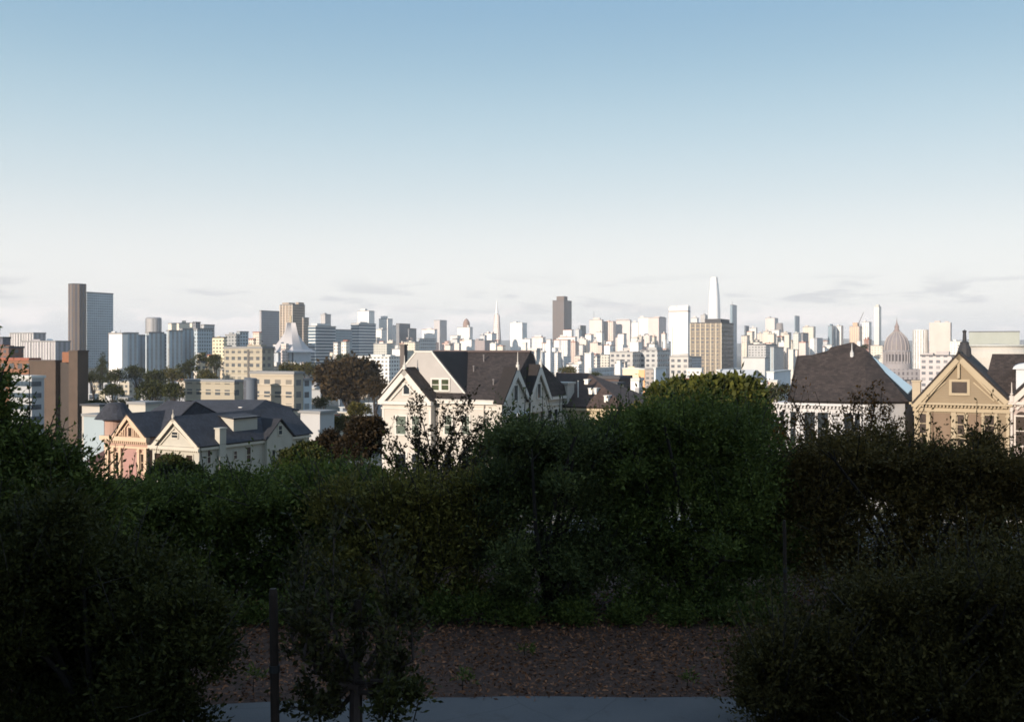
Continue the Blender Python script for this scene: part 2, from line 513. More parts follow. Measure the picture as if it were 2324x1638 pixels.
GL = glassm()
GLB = glassm((.03, .02, .016), .2)
DARKROOF = shingle((.034, .025, .022), .4)
BLUEROOF = shingle((.030, .032, .042))

# --- tan house with the big front gable, right
def tan_house():
    h = House('victorian_house', 'tan wooden house with a big front gable and small square attic window', 2075)
    o = h.o
    wall = paint((.225, .175, .115), boards=.14); trim = paint((.34, .275, .185), .08)
    brown = paint((.17, .115, .075), .15)
    W = h.f(2290)
    ax, az = h.f(2177, 797); lx, lz = h.f(2068, 914, -.5); rx, rz = h.f(2291, 906, -.5)
    ze = h.f(2180, 913)[1]
    m = MB()
    m.prism_y([(0, 0), (W, 0), (W, ze), (ax, az - .35), (0, ze)], 0, 15)
    m.build('wall', wall, o)
    m = MB()
    for a, b in (((lx, lz), (ax, az)), ((ax, az), (rx, rz))):
        m.slab([(a[0], -.6, a[1]), (b[0], -.6, b[1]), (b[0], 15.4, b[1]), (a[0], 15.4, a[1])], .16)
    roof = m.build('roof', DARKROOF, o)
    # turret finial and ridge crest
    m = MB(); zx = az + .1; x2, z2 = h.f(2189, 748, 4.0)
    m.lathe([(.55, zx - .6), (.5, zx + .1), (.34, zx + .5), (.36, zx + .62), (.16, zx + .75), (.13, z2 - .25), (.19, z2 - .12), (0, z2)], x2, 4.0, 10)
    m.build('spire', paint((.03, .03, .034), .1), roof)
    cx0, cz1 = h.f(2074, 866, 1.5); cx1, cz0 = h.f(2089, 893, 1.5)
    m = MB(); m.box(cx0 - .12, cx1, 1.4, 2.2, ze - .5, cz1); m.box(cx0 - .2, cx1 + .08, 1.32, 2.28, cz1, cz1 + .12)
    m.build('chimney', paint((.36, .30, .22)), roof)
    m = MB()
    for a, b in (((lx, lz), (ax, az - .02)), ((ax, az - .02), (rx, rz))):
        rake(m, (a[0], a[1] - .17), (b[0], b[1] - .17), .42, -.58, -.42)
        rake(m, (a[0] * .93 + ax * .07, a[1] - .66), (b[0] if b[0] == ax else b[0] * .93 + ax * .07, b[1] - .66), .14, -.44, -.02)
    m.build('bargeboard', trim, o)
    m = MB(); vx = h.f(2176)
    z0 = h.f(2176, 858)[1]
    m.box(vx - .09, vx + .09, -.42, .02, z0, az - .5)
    m.build('king_post', trim, o)
    wx0, wz1 = h.f(2160, 866); wx1, wz0 = h.f(2195, 892)
    for k in (-1, 1):
        xa = wx0 - .5 if k < 0 else wx1 + .5
        xb = wx0 - 2.0 if k < 0 else wx1 + 2.0
        m = MB(); rake(m, (xa, wz1 - .0), (xb, wz0 - .55), .10, -.12, .02); m.build('gable_brace', trim, o)
    win_f(o, wx0, wx1, wz0, wz1, 0, trim, GLB, .2, 0, label='square attic window')
    # cornice with dentils, frieze
    m = MB(); zc1 = h.f(2180, 914)[1]; zc0 = h.f(2180, 919)[1]; zf = h.f(2180, 932)[1]
    m.box(-.35, W + .25, -.55, .0, zc0, zc1)
    dentils(m, -.25, W + .2, -.38, .0, zc0 - .2, zc0, .26)
    m.box(-.1, W + .08, -.2, .0, zf - .1, zf + .2)
    m.build('cornice', trim, o)
    # bay below: posts, panels, windows
    zt, zb = zf - .12, h.f(2180, 1030)[1]
    for xa, xb in ((2076, 2084), (2104, 2112), (2159, 2170), (2190, 2195), (2228, 2233), (2258, 2264), (2284, 2291)):
        m = MB(); a, b = h.f(xa), h.f(xb)
        m.box(a, b, -.28, -.0, zb, zt); m.box(a - .06, b + .06, -.34, 0, zt - .3, zt - .16); m.box(a - .05, b + .05, -.33, 0, zb, zb + .25)
        m.build('post', trim, o)
    for xa, xb in ((2114, 2157), (2198, 2226)):
        m = MB(); m.box(h.f(xa), h.f(xb), -.09, 0, zb, zt - .1); m.build('panel', brown, o)
    for xa, xb in ((2087, 2102), (2173, 2188), (2235, 2256)):
        win_f(o, h.f(xa), h.f(xb), h.f(2180, 985)[1], h.f(2180, 941)[1], 0, trim, GLB, .10, 1)
        win_f(o, h.f(xa), h.f(xb), h.f(2180, 1029)[1], h.f(2180, 995)[1], 0, trim, GLB, .10, 1)
    # service wing below
    return h
TAN = tan_house()

# --- pale pink-white house cut by the right edge
def edge_house():
    h = House('victorian_house', 'pale pinkish house with arched window, cut off at the right edge of the view', 2294)
    o = h.o
    wall = paint((.38, .31, .285), boards=.14); trim = paint((.48, .43, .39), .08)
    W = 8.2
    lx, lz = h.f(2288, 905, -.5); ax, az = h.f(2400, 800)
    ze = lz - .2
    m = MB(); m.prism_y([(0, 0), (W, 0), (W, ze), (ax, az - .35), (0, ze)], 0, 15); m.build('wall', wall, o)
    m = MB()
    m.slab([(lx, -.6, lz), (ax, -.6, az), (ax, 7, az), (lx, 7, lz)], .16)
    m.slab([(ax, -.6, az), (2 * ax - lx, -.6, lz), (2 * ax - lx, 7, lz), (ax, 7, az)], .16)
    # higher main roof behind
    y0 = 5.0
    qa, qz = h.f(2228, 845, y0); ra, rz = h.f(2252, 803, y0 + 4); eb = h.f(2226, 905, y0)
    m.slab([(eb[0], y0, eb[1]), (W + .5, y0, eb[1]), (W + .5, y0 + 4, rz), (ra, y0 + 4, rz)], .2)
    m.slab([(ra, y0 + 4, rz), (W + .5, y0 + 4, rz), (W + .5, y0 + 9, eb[1]), (eb[0], y0 + 9, eb[1])], .2)
    m.slab([(eb[0], y0, eb[1]), (ra, y0 + 4, rz), (eb[0], y0 + 9, eb[1])], .2)
    roof = m.build('roof', DARKROOF, o)
    d0, dz0 = h.f(2306, 872, 3.6); d1, dz1 = h.f(2330, 838, 3.6)
    m = MB(); m.box(d0, d1 + .6, 3.6, 8, dz0 - .6, dz1)
    for k in range(9):
        a = math.pi * k / 9; b = math.pi * (k + 1) / 9; c = (d0 + d1 + .6) / 2; r = (d1 + .6 - d0) / 2 + .25
        m.poly([(c - r * math.cos(a), 3.4, dz1 + .5 * r * math.sin(a)), (c - r * math.cos(b), 3.4, dz1 + .5 * r * math.sin(b)), (c - r * math.cos(b), 8, dz1 + .5 * r * math.sin(b)), (c - r * math.cos(a), 8, dz1 + .5 * r * math.sin(a))])
        m.poly([(c, 3.4, dz1), (c - r * math.cos(b), 3.4, dz1 + .5 * r * math.sin(b)), (c - r * math.cos(a), 3.4, dz1 + .5 * r * math.sin(a))])
    dm = m.build('dormer', paint((.5, .52, .55)), roof)
    m = MB()
    rake(m, (lx, lz - .17), (ax, az - .17), .45, -.58, -.42); rake(m, (ax, az - .17), (2 * ax - lx, lz - .17), .45, -.58, -.42)
    rake(m, (lx + .5, lz - .75), (ax, az - .75), .2, -.3, -.02)
    m.build('bargeboard', trim, o)
    finial(o, lx + .25, -.5, lz, 1.3, trim, .12)
    m = MB(); m.box(-.2, W + .2, -.5, 0, ze - .25, ze); dentils(m, -.1, W + .1, -.3, 0, ze - .4, ze - .25, .26); m.build('cornice', trim, o)
    z1 = h.f(2310, 945)[1]; z0 = h.f(2310, 1010)[1]
    # arched window
    xa, xb = .35, 1.15
    w_ = win_f(o, xa, xb, z0, z1, 0, trim, GLB, .12, 1, label='tall arched window')
    m = MB(); c = (xa + xb) / 2; r = (xb - xa) / 2
    m.poly([(c + r * math.cos(math.pi * k / 8), -.035, z1 + r * math.sin(math.pi * k / 8)) for k in range(9)]); m.build('pane', GLB, w_)
    for xa in (1.8, 3.4, 5.2):
        win_f(o, xa, xa + .9, z0, z1, 0, trim, GLB, .12, 1)
    for xa in (-.02, 1.35):
        m = MB(); m.lathe([(.16, 0), (.16, .3), (.11, .4), (.10, ze - .9), (.16, ze - .8), (.17, ze - .45)], xa + .08, -.25, 10); m.build('column', trim, o)
edge_house()

# --- dark steep-roofed white house
def steep_house():
    h = House('victorian_house', 'white house under a huge steep dark brown roof with a pointed peak', 1763)
    o = h.o
    wall = paint((.42, .42, .43), boards=.13); trim = paint((.48, .47, .47), .08)
    xF, zE = h.f(1968, 912, -.4)
    xR, zR = h.f(2062, 912, 2.2)
    xl = h.f(1787, 903, -.4)[0]
    dep = 13.0
    m = MB(); m.prism_z([(.05, 0), (xF, 0), (xR - .3, 2.4), (xR - .3, dep), (.05, dep)], 0, zE - .2); m.build('wall', wall, o)
    E = lambda px, py, y: (h.f(px, py, y)[0], y, h.f(px, py, y)[1])
    sl = (E(1809, 807, 4.2)[2] - zE) / 4.6
    def on(px, py):
        lo, hi = -.4, 14.0
        for _ in range(40):
            y = (lo + hi) / 2
            if h.f(px, py, y)[1] > zE + sl * (y + .4): lo = y
            else: hi = y
        return E(px, py, y)
    A = on(1931, 777); B = on(1885, 788); B2 = on(1874, 803); D = on(1809, 807); A2 = on(1961, 790)
    Lf = (xl, -.4, zE); Fr = (xF, -.4, zE); Rt = (xR, 2.2, zE); Rb = (xR, dep, zE); Lb = (xl, dep, zE)
    Db, Bb2, Bb, Ab = [(q[0], max(q[1], 4.5) + 2.0, q[2]) for q in (D, B2, B, A)]
    m = MB()
    m.slab([Lf, Fr, A, B, B2, D], .2)
    m.slab([Fr, Rt, A2, A], .2)
    m.slab([Rt, Rb, A2], .2)
    for p_, q_, p2, q2 in ((D, B2, Db, Bb2), (B2, B, Bb2, Bb), (B, A, Bb, Ab)): m.slab([p_, q_, q2, p2], .2)
    m.slab([A, A2, Rb, Ab], .2)
    m.slab([Rb, Lb, Db, Bb2, Bb, Ab], .2)
    m.slab([Lb, Lf, D, Db], .2)
    roof = m.build('roof', DARKROOF, o)
    # light blue flashing down the right-hand edge
    m = MB()
    a0 = Vector(E(1966, 797, 6.0)); a1 = Vector(E(2072, 879, 3.0)); b0 = Vector(E(1966, 804, 5.8)); b1 = Vector(E(2060, 893, 2.7))
    m.slab([b0, b1, a1, a0], .15)
    e = m.build('roof_edge', paint((.20, .29, .37), .08), o); e['label'] = 'light blue roof edge running down the right side'
    fp = on(1934, 804); finial(roof, fp[0], fp[1] - .15, fp[2], 1.0, paint((.5, .5, .5)), .1)
    # deep white eave with brackets
    m = MB()
    m.box(-.15, xF + .3, -.5, 0, zE - .42, zE - .22); dentils(m, -.1, xF + .2, -.36, 0, zE - .62, zE - .42, .3, .45); m.box(0, xF + .1, -.12, 0, zE - 1.0, zE - .85)
    m.build('cornice', trim, o)
    # low side roof at far left
    z1, z0 = h.f(1800, 930)[1], h.f(1800, 1010)[1]
    for xa, xb in ((1772, 1780), (1794, 1806), (1826, 1850), (1856, 1880), (1916, 1934), (1940, 1952)):
        win_f(o, h.f(xa), h.f(xb), z0, z1, 0, trim, GL, .13, 1)
        win_f(o, h.f(xa), h.f(xb), z0 - 3.4, z1 - 3.4, 0, trim, GL, .13, 1)
    m = MB(); m.box(.02, xF, -.16, 0, z0 - .75, z0 - .5); m.build('belt_course', trim, o)
    m = MB(); m.box(h.f(1884), h.f(1890), -.2, 0, 0, zE - .9); m.box(h.f(1810), h.f(1816), -.2, 0, 0, zE - .9); m.box(h.f(1764), h.f(1769), -.2, 0, 0, zE - .9)
    m.build('corner_board', trim, o)
steep_house()

# --- brown hip-roofed house half hidden behind the shrubs
def hip_house():
    h = House('victorian_house', 'low cream house under a dark brown hipped roof with small white roof vents', 1262, s=15.0)
    o = h.o
    wall = paint((.42, .35, .24), boards=.14)
    W = h.f(1420); ze = h.f(1330, 922)[1]; dep = 11
    m = MB(); m.box(0, W, 0, dep, 0, ze); m.build('wall', wall, o)
    l, r = h.f(1256, 921, -.5), h.f(1426, 918, -.5); ra, rb = h.f(1262, 846, 5)[0], h.f(1335, 846, 5)[0]; rz = h.f(1300, 846, 5)[1]
    ze2 = l[1]
    m = MB()
    m.slab([(l[0], -.5, ze2), (r[0], -.5, ze2), (rb, 5, rz), (ra, 5, rz)], .2)
    m.slab([(r[0], -.5, ze2), (r[0], dep + .5, ze2), (rb, 5, rz)], .2)
    m.slab([(r[0], dep + .5, ze2), (l[0], dep + .5, ze2), (ra, 5, rz), (rb, 5, rz)], .2)
    m.slab([(l[0], dep + .5, ze2), (l[0], -.5, ze2), (ra, 5, rz)], .2)
    roof = m.build('roof', shingle((.062, .040, .032)), o)
    white = paint((.7, .68, .64))
    for px, py, y, hh in ((1331, 867, 3.2, .5), (1340, 892, 1.6, 1.0), (1350, 892, 1.6, 1.0), (1376, 908, .4, .9), (1312, 900, 1.0, 1.8)):
        x, z = h.f(px, py, y)
        m = MB()
        if hh > 1.5: m.tube((x, y, z - .8), (x, y, z + hh), .06, .06)
        else: m.box(x - .22, x + .22, y - .1, y + .9, z - hh * .5, z + hh * .5); m.box(x - .3, x + .3, y - .18, y + 1.0, z + hh * .5, z + hh * .5 + .08)
        m.build('vent', white, roof)
    m = MB(); m.box(-.3, W + .3, -.45, 0, ze - .45, ze - .2); m.box(-.1, W + .1, -.1, 0, ze - .9, ze - .75); m.build('cornice', paint((.44, .36, .24)), o)
    for k in range(3):
        xa = 1.2 + k * (W - 2.4) / 3 + .5
        win_f(o, xa, xa + 1.0, ze - 3.2, ze - 1.4, 0, paint((.44, .36, .24)), GL)
hip_house()

# --- big white corner house in the middle
def white_house():
    h = House('victorian_house', 'big white corner house with dark slate roof, front gable and two pointed side gables', 868)
    o = h.o
    wall = paint((.485, .45, .405), boards=.15); trim = paint((.54, .515, .475), .08); side_trim = trim
    lite = paint((.355, .335, .32), .10)
    W = h.f(1140); dep = h.s(W, 1290); ze = h.f(1000, 906)[1]
    m = MB(); m.box(0, W, 0, dep, 0, ze); m.build('wall', wall, o)
    # main roof: ridge parallel to the front, steep hip to the right
    y_r = 8.0
    rz = h.f(1204, 798, y_r)[1]; rr = h.f(1204, 798, y_r)[0]
    rl = 1.5; ov = .35; ee = ze + .05
    m = MB()
    m.slab([(-ov, -ov, ee), (W + ov, -ov, ee), (rr, y_r, rz), (rl, y_r, rz)], .2)
    m.slab([(W + ov, -ov, ee), (W + ov, dep + ov, ee), (rr, y_r, rz)], .2)
    m.slab([(W + ov, dep + ov, ee), (-ov, dep + ov, ee), (rl, y_r, rz), (rr, y_r, rz)], .2)
    m.slab([(-ov, dep + ov, ee), (-ov, -ov, ee), (rl, y_r, rz)], .2)
    roof = m.build('roof', DARKROOF, o)
    m = MB(); m.box(rl, rr + .05, y_r - .18, y_r + .18, rz - .05, rz + .14); m.build('ridge_cap', paint((.07, .05, .05)), roof)
    for px, py, y, hh in ((1075, 835, 4.4, .5), (1120, 862, 2.2, .45), (1098, 815, 6.2, .6)):
        x, z = h.f(px, py, y)
        zz = ee + (rz - ee) * (y + ov) / (y_r + ov)
        m = MB(); m.tube((x, y, zz - .2), (x, y, zz + hh), .07, .07, 8); m.tube((x, y, zz + hh), (x, y, zz + hh + .12), .13, .09, 8); m.build('vent', paint((.16, .15, .15)), roof)
    m = MB(); m.box(wr_ if False else 5.6, W + .5, -ov - .14, -ov - .02, ee - .12, ee + .02); m.build('gutter', paint((.45, .43, .40)), roof)
    # great clipped gable in the front slope
    yg = .7
    g = [h.f(px, py, yg) for px, py in ((866, 894), (1060, 894), (982, 799), (942, 799))]
    g = [(x, z) for x, z in g]
    zt = (g[2][1] + g[3][1]) / 2; zb = (g[0][1] + g[1][1]) / 2
    g = [(g[0][0], zb), (g[1][0], zb), (g[2][0], zt), (g[3][0], zt)]
    m = MB(); m.prism_y(g, yg, y_r); gab = m.build('front_gable', lite, o); gab['label'] = 'light grey clipped gable rising behind the small one'
    m = MB()
    for a, b in ((g[1], g[2]), (g[3], g[0])):
        dx, dz = b[0] - a[0], b[1] - a[1]; L = math.hypot(dx, dz); nx, nz = dz / L * .05, -dx / L * .05
        m.slab([(a[0] + nx, yg + .12, a[1] + nz), (b[0] + nx, yg + .12, b[1] + nz), (b[0] + nx, y_r, b[1] + nz), (a[0] + nx, y_r, a[1] + nz)][::1], .04)
    m.build('gable_roof', DARKROOF, gab)
    m = MB(); rake(m, g[1], g[2], .16, yg - .06, yg + .1); rake(m, g[3], g[0], .16, yg - .06, yg + .1); m.box(g[3][0], g[2][0], yg - .06, yg + .1, zt - .02, zt + .14)
    m.build('bargeboard', trim, gab)
    for xa, xb in ((981, 997), (1003, 1019)):
        a, z1 = h.f(xa, 861, yg); b, z0 = h.f(xb, 885, yg)
        win_f(o, a, b, z0, z1, yg, trim, glassm((.05, .06, .035)), .16, 1)
    # projecting left wing with the small gable
    yw = -1.0
    wl_, wr = h.f(868, 904, yw)[0], h.f(978, 904, yw)[0]
    ap = h.f(917.5, 833, yw - .4); el = h.f(857, 907, yw - .4); er = h.f(979, 907, yw - .4)
    zc = (el[1] + er[1]) / 2
    ax = ap[0]
    m = MB(); m.prism_y([(wl_, 0), (wr, 0), (wr, zc - .1), (ax, ap[1] - .35), (wl_, zc - .1)], yw, 0.5); wing = m.build('wing', wall, o)
    m = MB()
    m.slab([(el[0], yw - .45, zc), (ax, yw - .45, ap[1]), (ax, 3.2, ap[1]), (el[0], 3.2, zc)], .15)
    m.slab([(ax, yw - .45, ap[1]), (er[0], yw - .45, zc), (er[0], 3.2, zc), (ax, 3.2, ap[1])], .15)
    m.build('gable_roof', DARKROOF, wing)
    m = MB()
    rake(m, (el[0], zc - .14), (ax, ap[1] - .14), .62, yw - .43, yw - .25); rake(m, (ax, ap[1] - .14), (er[0], zc - .14), .62, yw - .43, yw - .25)
    rake(m, (el[0] + 1.4, zc + .0), (ax, ap[1] - 1.55), .14, yw - .2, yw + .02); rake(m, (ax, ap[1] - 1.55), (er[0] - 1.4, zc), .14, yw - .2, yw + .02)
    m.build('bargeboard', trim, wing)
    finial(wing, ax, yw - .35, ap[1], h.f(917, 806, yw - .4)[1] - ap[1], trim, .12)
    m = MB(); cx, cz = h.f(916, 784, 3.6)
    m.box(cx - .28, cx + .28, 3.3, 3.9, zc, cz); m.box(cx - .36, cx + .36, 3.22, 3.98, cz, cz + .14); m.build('chimney', paint((.10, .085, .08)), roof)
    a, z1 = h.f(917, 872, yw); b, z0 = h.f(930, 894, yw)
    win_f(o, a, b, z0, z1, yw, trim, GL, .16, 0)
    # cornice along the front
    m = MB()
    m.box(wl_ - .3, wr + .25, yw - .42, yw + .0, zc - .52, zc - .18); m.box(wl_ - .1, wr + .1, yw - .14, yw, zc - 1.0, zc - .86)
    m.box(wr + .25, W + .3, -.42, 0, ze - .38, ze - .08); m.box(wr + .1, W + .05, -.12, 0, ze - .95, ze - .82)
    m.build('cornice', trim, o)
    # downspouts, corner boards
    for px, y in ((979.5, -.12), (991, -.1), (1099, -.1)):
        m = MB(); x = h.f(px, None, y); m.tube((x, y - .06, .2), (x, y - .06, ze - .4), .055, .055, 6); m.build('downspout', paint((.30, .27, .24)), o)
    m = MB(); m.box(wl_ - .02, wl_ + .22, yw - .05, yw, 0, zc - 1.0); m.box(wr - .22, wr + .02, yw - .05, yw, 0, zc - 1.0); m.box(W - .25, W + .03, -.05, 0, 0, ze - .95)
    m.build('corner_board', trim, o)
    # front windows
    for pxa, pxb, y in ((900, 922, yw), (936, 952, yw), (1010, 1026, 0), (1050, 1066, 0)):
        a, z1 = h.f(pxa, 944, y); b, z0 = h.f(pxb, 985, y)
        win_f(o, a, b, z0, z1, y, trim, glassm((.10, .12, .10)), .15, 1)
        win_f(o, a, b, z0 - 3.9, z1 - 3.9, y, trim, GL, .15, 1)
    # two pointed gables on the right-hand side
    xs = W + .80
    for (la, lb), (pa, pb), (ra, rb), fin in (((1141, 905), (1172.5, 834), (1203, 902), 799), ((1199, 890), (1222, 828), (1250, 893), 790)):
        y0, y1 = h.s(xs, la), h.s(xs, ra); ya, za = h.s(xs, pa, pb); zf = ze - .25
        yc = (y0 + y1) / 2
        m = MB(); m.prism_x([(y0 + .1, zf - 1.2), (y1 - .1, zf - 1.2), (y1 - .1, zf), (yc, za - .3), (y0 + .1, zf)], W + .1, xs - .16); sg = m.build('side_gable', wall, o)
        m = MB()
        m.slab([(xs + .15, y0 - .1, zf), (xs + .15, yc, za), (W - .6, yc, za), (W - .2, y0 - .1, zf)][::-1], .14)
        m.slab([(xs + .15, yc, za), (xs + .15, y1 + .1, zf), (W - .2, y1 + .1, zf), (W - .6, yc, za)][::-1], .14)
        m.build('gable_roof', DARKROOF, sg)
        m = MB()
        for ua, ub in (((y0 - .1, zf), (yc, za)), ((y1 + .1, zf), (yc, za))):
            q = [ua, ub, (ub[0], ub[1] - .95), (ua[0] + (.42 if ub[0] > ua[0] else -.42), ua[1] - .02)]
            ar = sum(q[i][0] * q[(i + 1) % 4][1] - q[(i + 1) % 4][0] * q[i][1] for i in range(4))
            if ar < 0: q.reverse()
            m.prism_x(q, xs + .0, xs + .17)
        m.build('bargeboard', trim, sg)
        zt_ = h.s(xs, pa, fin)[1]
        finial(sg, xs + .1, yc, za, zt_ - za, trim, .11)
        win_s(sg, yc - .42, yc + .42, zf + .25, zf + 1.75, xs - .16, trim, GL, .12, 0)
    m = MB(); m.box(W, W + .42, 0, dep + .2, ze - .38, ze - .08); m.box(W, W + .14, 0, dep, ze - 1.05, ze - .9); m.build('cornice', side_trim, o)
    # side windows
    for ya in (1.4, 6.4, 8.6, 10.6, 12.2):
        win_s(o, ya, ya + .95, ze - 3.6, ze - 1.5, W, trim, GL, .14, 1)
        win_s(o, ya, ya + .95, ze - 7.4, ze - 5.0, W, trim, GL, .14, 1)
    # tall end wall (chimney block) at the back of the side, and the lower rear wing
    m = MB(); m.box(W - 1.2, W + .5, dep - 1.4, dep + .5, 0, ze + 1.2); m.box(W - 1.35, W + .65, dep - 1.55, dep + .65, ze + 1.2, ze + 1.4); m.build('end_wall', wall, o)
    m = MB(); m.box(W - 6, W + .3, dep + .5, dep + 8.5, 0, ze - 2.6); m.build('rear_wing', wall, o)
    m = MB(); m.box(W - 6.1, W + .45, dep + .5, dep + 8.65, ze - 2.6, ze - 2.35); m.build('rear_roof', paint((.35, .36, .38)), o)
    # bay on the lower storeys of the side, near the corner
    m = MB(); zb = h.f(1119, 944)[1]
    m.prism_z([(W, .8), (W + 1.0, 1.5), (W + 1.0, 3.6), (W, 4.3)], 0, zb); m.build('bay', wall, o)
    m = MB(); m.prism_z([(W, .6), (W + 1.2, 1.4), (W + 1.2, 3.7), (W, 4.5)], zb, zb + .3); m.build('bay_roof', paint((.5, .52, .55)), o)
    win_s(o, 2.0, 3.1, zb - 2.4, zb - .6, W + 1.0, trim, GL, .13, 1)
    # chimney on the right behind the ridge
    m = MB(); cx, cz = h.f(1214, 793, 9.2)
    m.box(cx - .45, cx + .45, 8.6, 9.8, ze, cz - .1); m.box(cx - .55, cx + .55, 8.5, 9.9, cz - .1, cz + .15); m.build('chimney', paint((.55, .52, .50)), roof)
white_house()

# --- cream house with a long dark roof and blue-shaded side, left
def cream_house():
    h = House('victorian_house', 'cream gabled house with a long dark roof and chimney, next to the pink one', 346)
    o = h.o
    wall = paint((.42, .395, .34), boards=.15); trim = paint((.47, .43, .36), .08)
    W = h.f(452); dep = h.s(W, 702)
    ap = h.f(389, 944, -.4); el = h.f(342, 1004, -.4); er = h.f(453, 1017, -.4)
    zc = (el[1] + er[1]) / 2; ax = W / 2
    m = MB(); m.prism_y([(0, 0), (W, 0), (W, zc - .1), (ax, ap[1] - .3), (0, zc - .1)], 0, dep); m.build('wall', wall, o)
    m = MB()
    for a, b in (((el[0], zc), (ax, ap[1])), ((ax, ap[1]), (er[0], zc))):
        m.slab([(a[0], -.5, a[1]), (b[0], -.5, b[1]), (b[0], dep + .3, b[1]), (a[0], dep + .3, a[1])], .15)
    roof = m.build('roof', BLUEROOF, o)
    m = MB()
    rake(m, (el[0], zc - .14), (ax, ap[1] - .14), .5, -.48, -.33); rake(m, (ax, ap[1] - .14), (er[0], zc - .14), .5, -.48, -.33)
    rake(m, (el[0] + 1.2, zc), (ax, ap[1] - 1.3), .12, -.2, .02); rake(m, (ax, ap[1] - 1.3), (er[0] - 1.2, zc), .12, -.2, .02)
    m.build('bargeboard', trim, o)
    finial(o, ax, -.4, ap[1], h.f(389, 929, -.4)[1] - ap[1], trim, .1)
    a, z1 = h.f(391, 980); b, z0 = h.f(404, 993)
    win_f(o, a, b, z0, z1, 0, trim, GL, .15, 1)
    m = MB(); m.box(-.3, W + .3, -.5, 0, zc - .55, zc - .15); dentils(m, -.2, W + .2, -.3, 0, zc - .72, zc - .55, .3); m.build('cornice', trim, o)
    zt = zc - 1.1
    for pa, pb in ((352, 366), (372, 386), (400, 414), (424, 438)):
        win_f(o, h.f(pa), h.f(pb), zt - 2.0, zt, 0, trim, GLB, .13, 1)
    # right side: long dormer, chimney, small gable, windows
    y0, zd0 = h.s(W, 508, 996); y1 = h.s(W, 584)
    y0, y1 = h.s(W - 1.0, 530), h.s(W - 1.0, 584)
    zr = ap[1] - .25
    m = MB(); m.box(ax + .6, W - 1.0, y0, y1, zc + .2, zr - .3); dm = m.build('dormer', wall, roof)
    m = MB(); m.slab([(W - .7, y0 - .3, zr - .35), (W - .7, y1 + .3, zr - .35), (ax, y1 + .3, zr), (ax, y0 - .3, zr)], .15); m.build('dormer_roof', BLUEROOF, roof)
    yc = h.s(W + .1, 501); zt2 = h.s(W + .1, 500, 973)[1]
    m = MB(); m.box(W - .3, W + .45, yc - .55, yc + .55, 0, zt2); m.box(W - .4, W + .55, yc - .65, yc + .65, zt2, zt2 + .15); m.build('chimney', wall, o)
    ga, gb = h.s(W + .6, 606), h.s(W + .6, 664); gy, gz = h.s(W + .6, 639, 951); gy = (ga + gb) / 2
    m = MB(); m.prism_x([(ga, 0), (gb, 0), (gb, zc), (gy, gz - .25), (ga, zc)], W - 3, W + .6); sg = m.build('side_gable', wall, o)
    m = MB()
    m.slab([(W + .85, ga - .3, zc - .15), (W + .85, gy, gz), (W - 4, gy, gz), (W - 4, ga - .3, zc - .15)][::-1], .13)
    m.slab([(W + .85, gy, gz), (W + .85, gb + .3, zc - .15), (W - 4, gb + .3, zc - .15), (W - 4, gy, gz)][::-1], .13)
    m.build('gable_roof', BLUEROOF, sg)
    win_s(sg, gy - .35, gy + .35, zc + .4, zc + 1.5, W + .6, trim, GL, .12, 1)
    m = MB(); m.box(W, W + .35, 0, dep, zc - .5, zc - .2); m.build('cornice', trim, o)
    for pa, pb, p0, p1 in ((559, 568, 1015, 1048), (597, 605, 1011, 1045), (470, 477, 1022, 1050), (530, 537, 1024, 1040)):
        ya, za = h.s(W, pa, p0); yb, zb = h.s(W, pb, p1)
        win_s(o, ya, yb, zb, za, W, trim, glassm((.035, .014, .012), .3), .1, 1)
    ya, za = h.s(W, 679, 998); yb, zb = h.s(W, 685, 1020); win_s(o, ya, yb, zb, za, W, trim, GL, .1, 1)
    for k in range(3):
        yk = gy - 1.6 + k * 1.2; win_s(sg, yk, yk + .6, zc - 3.2, zc - 1.5, W + .6, trim, GL, .1, 1)
cream_house()

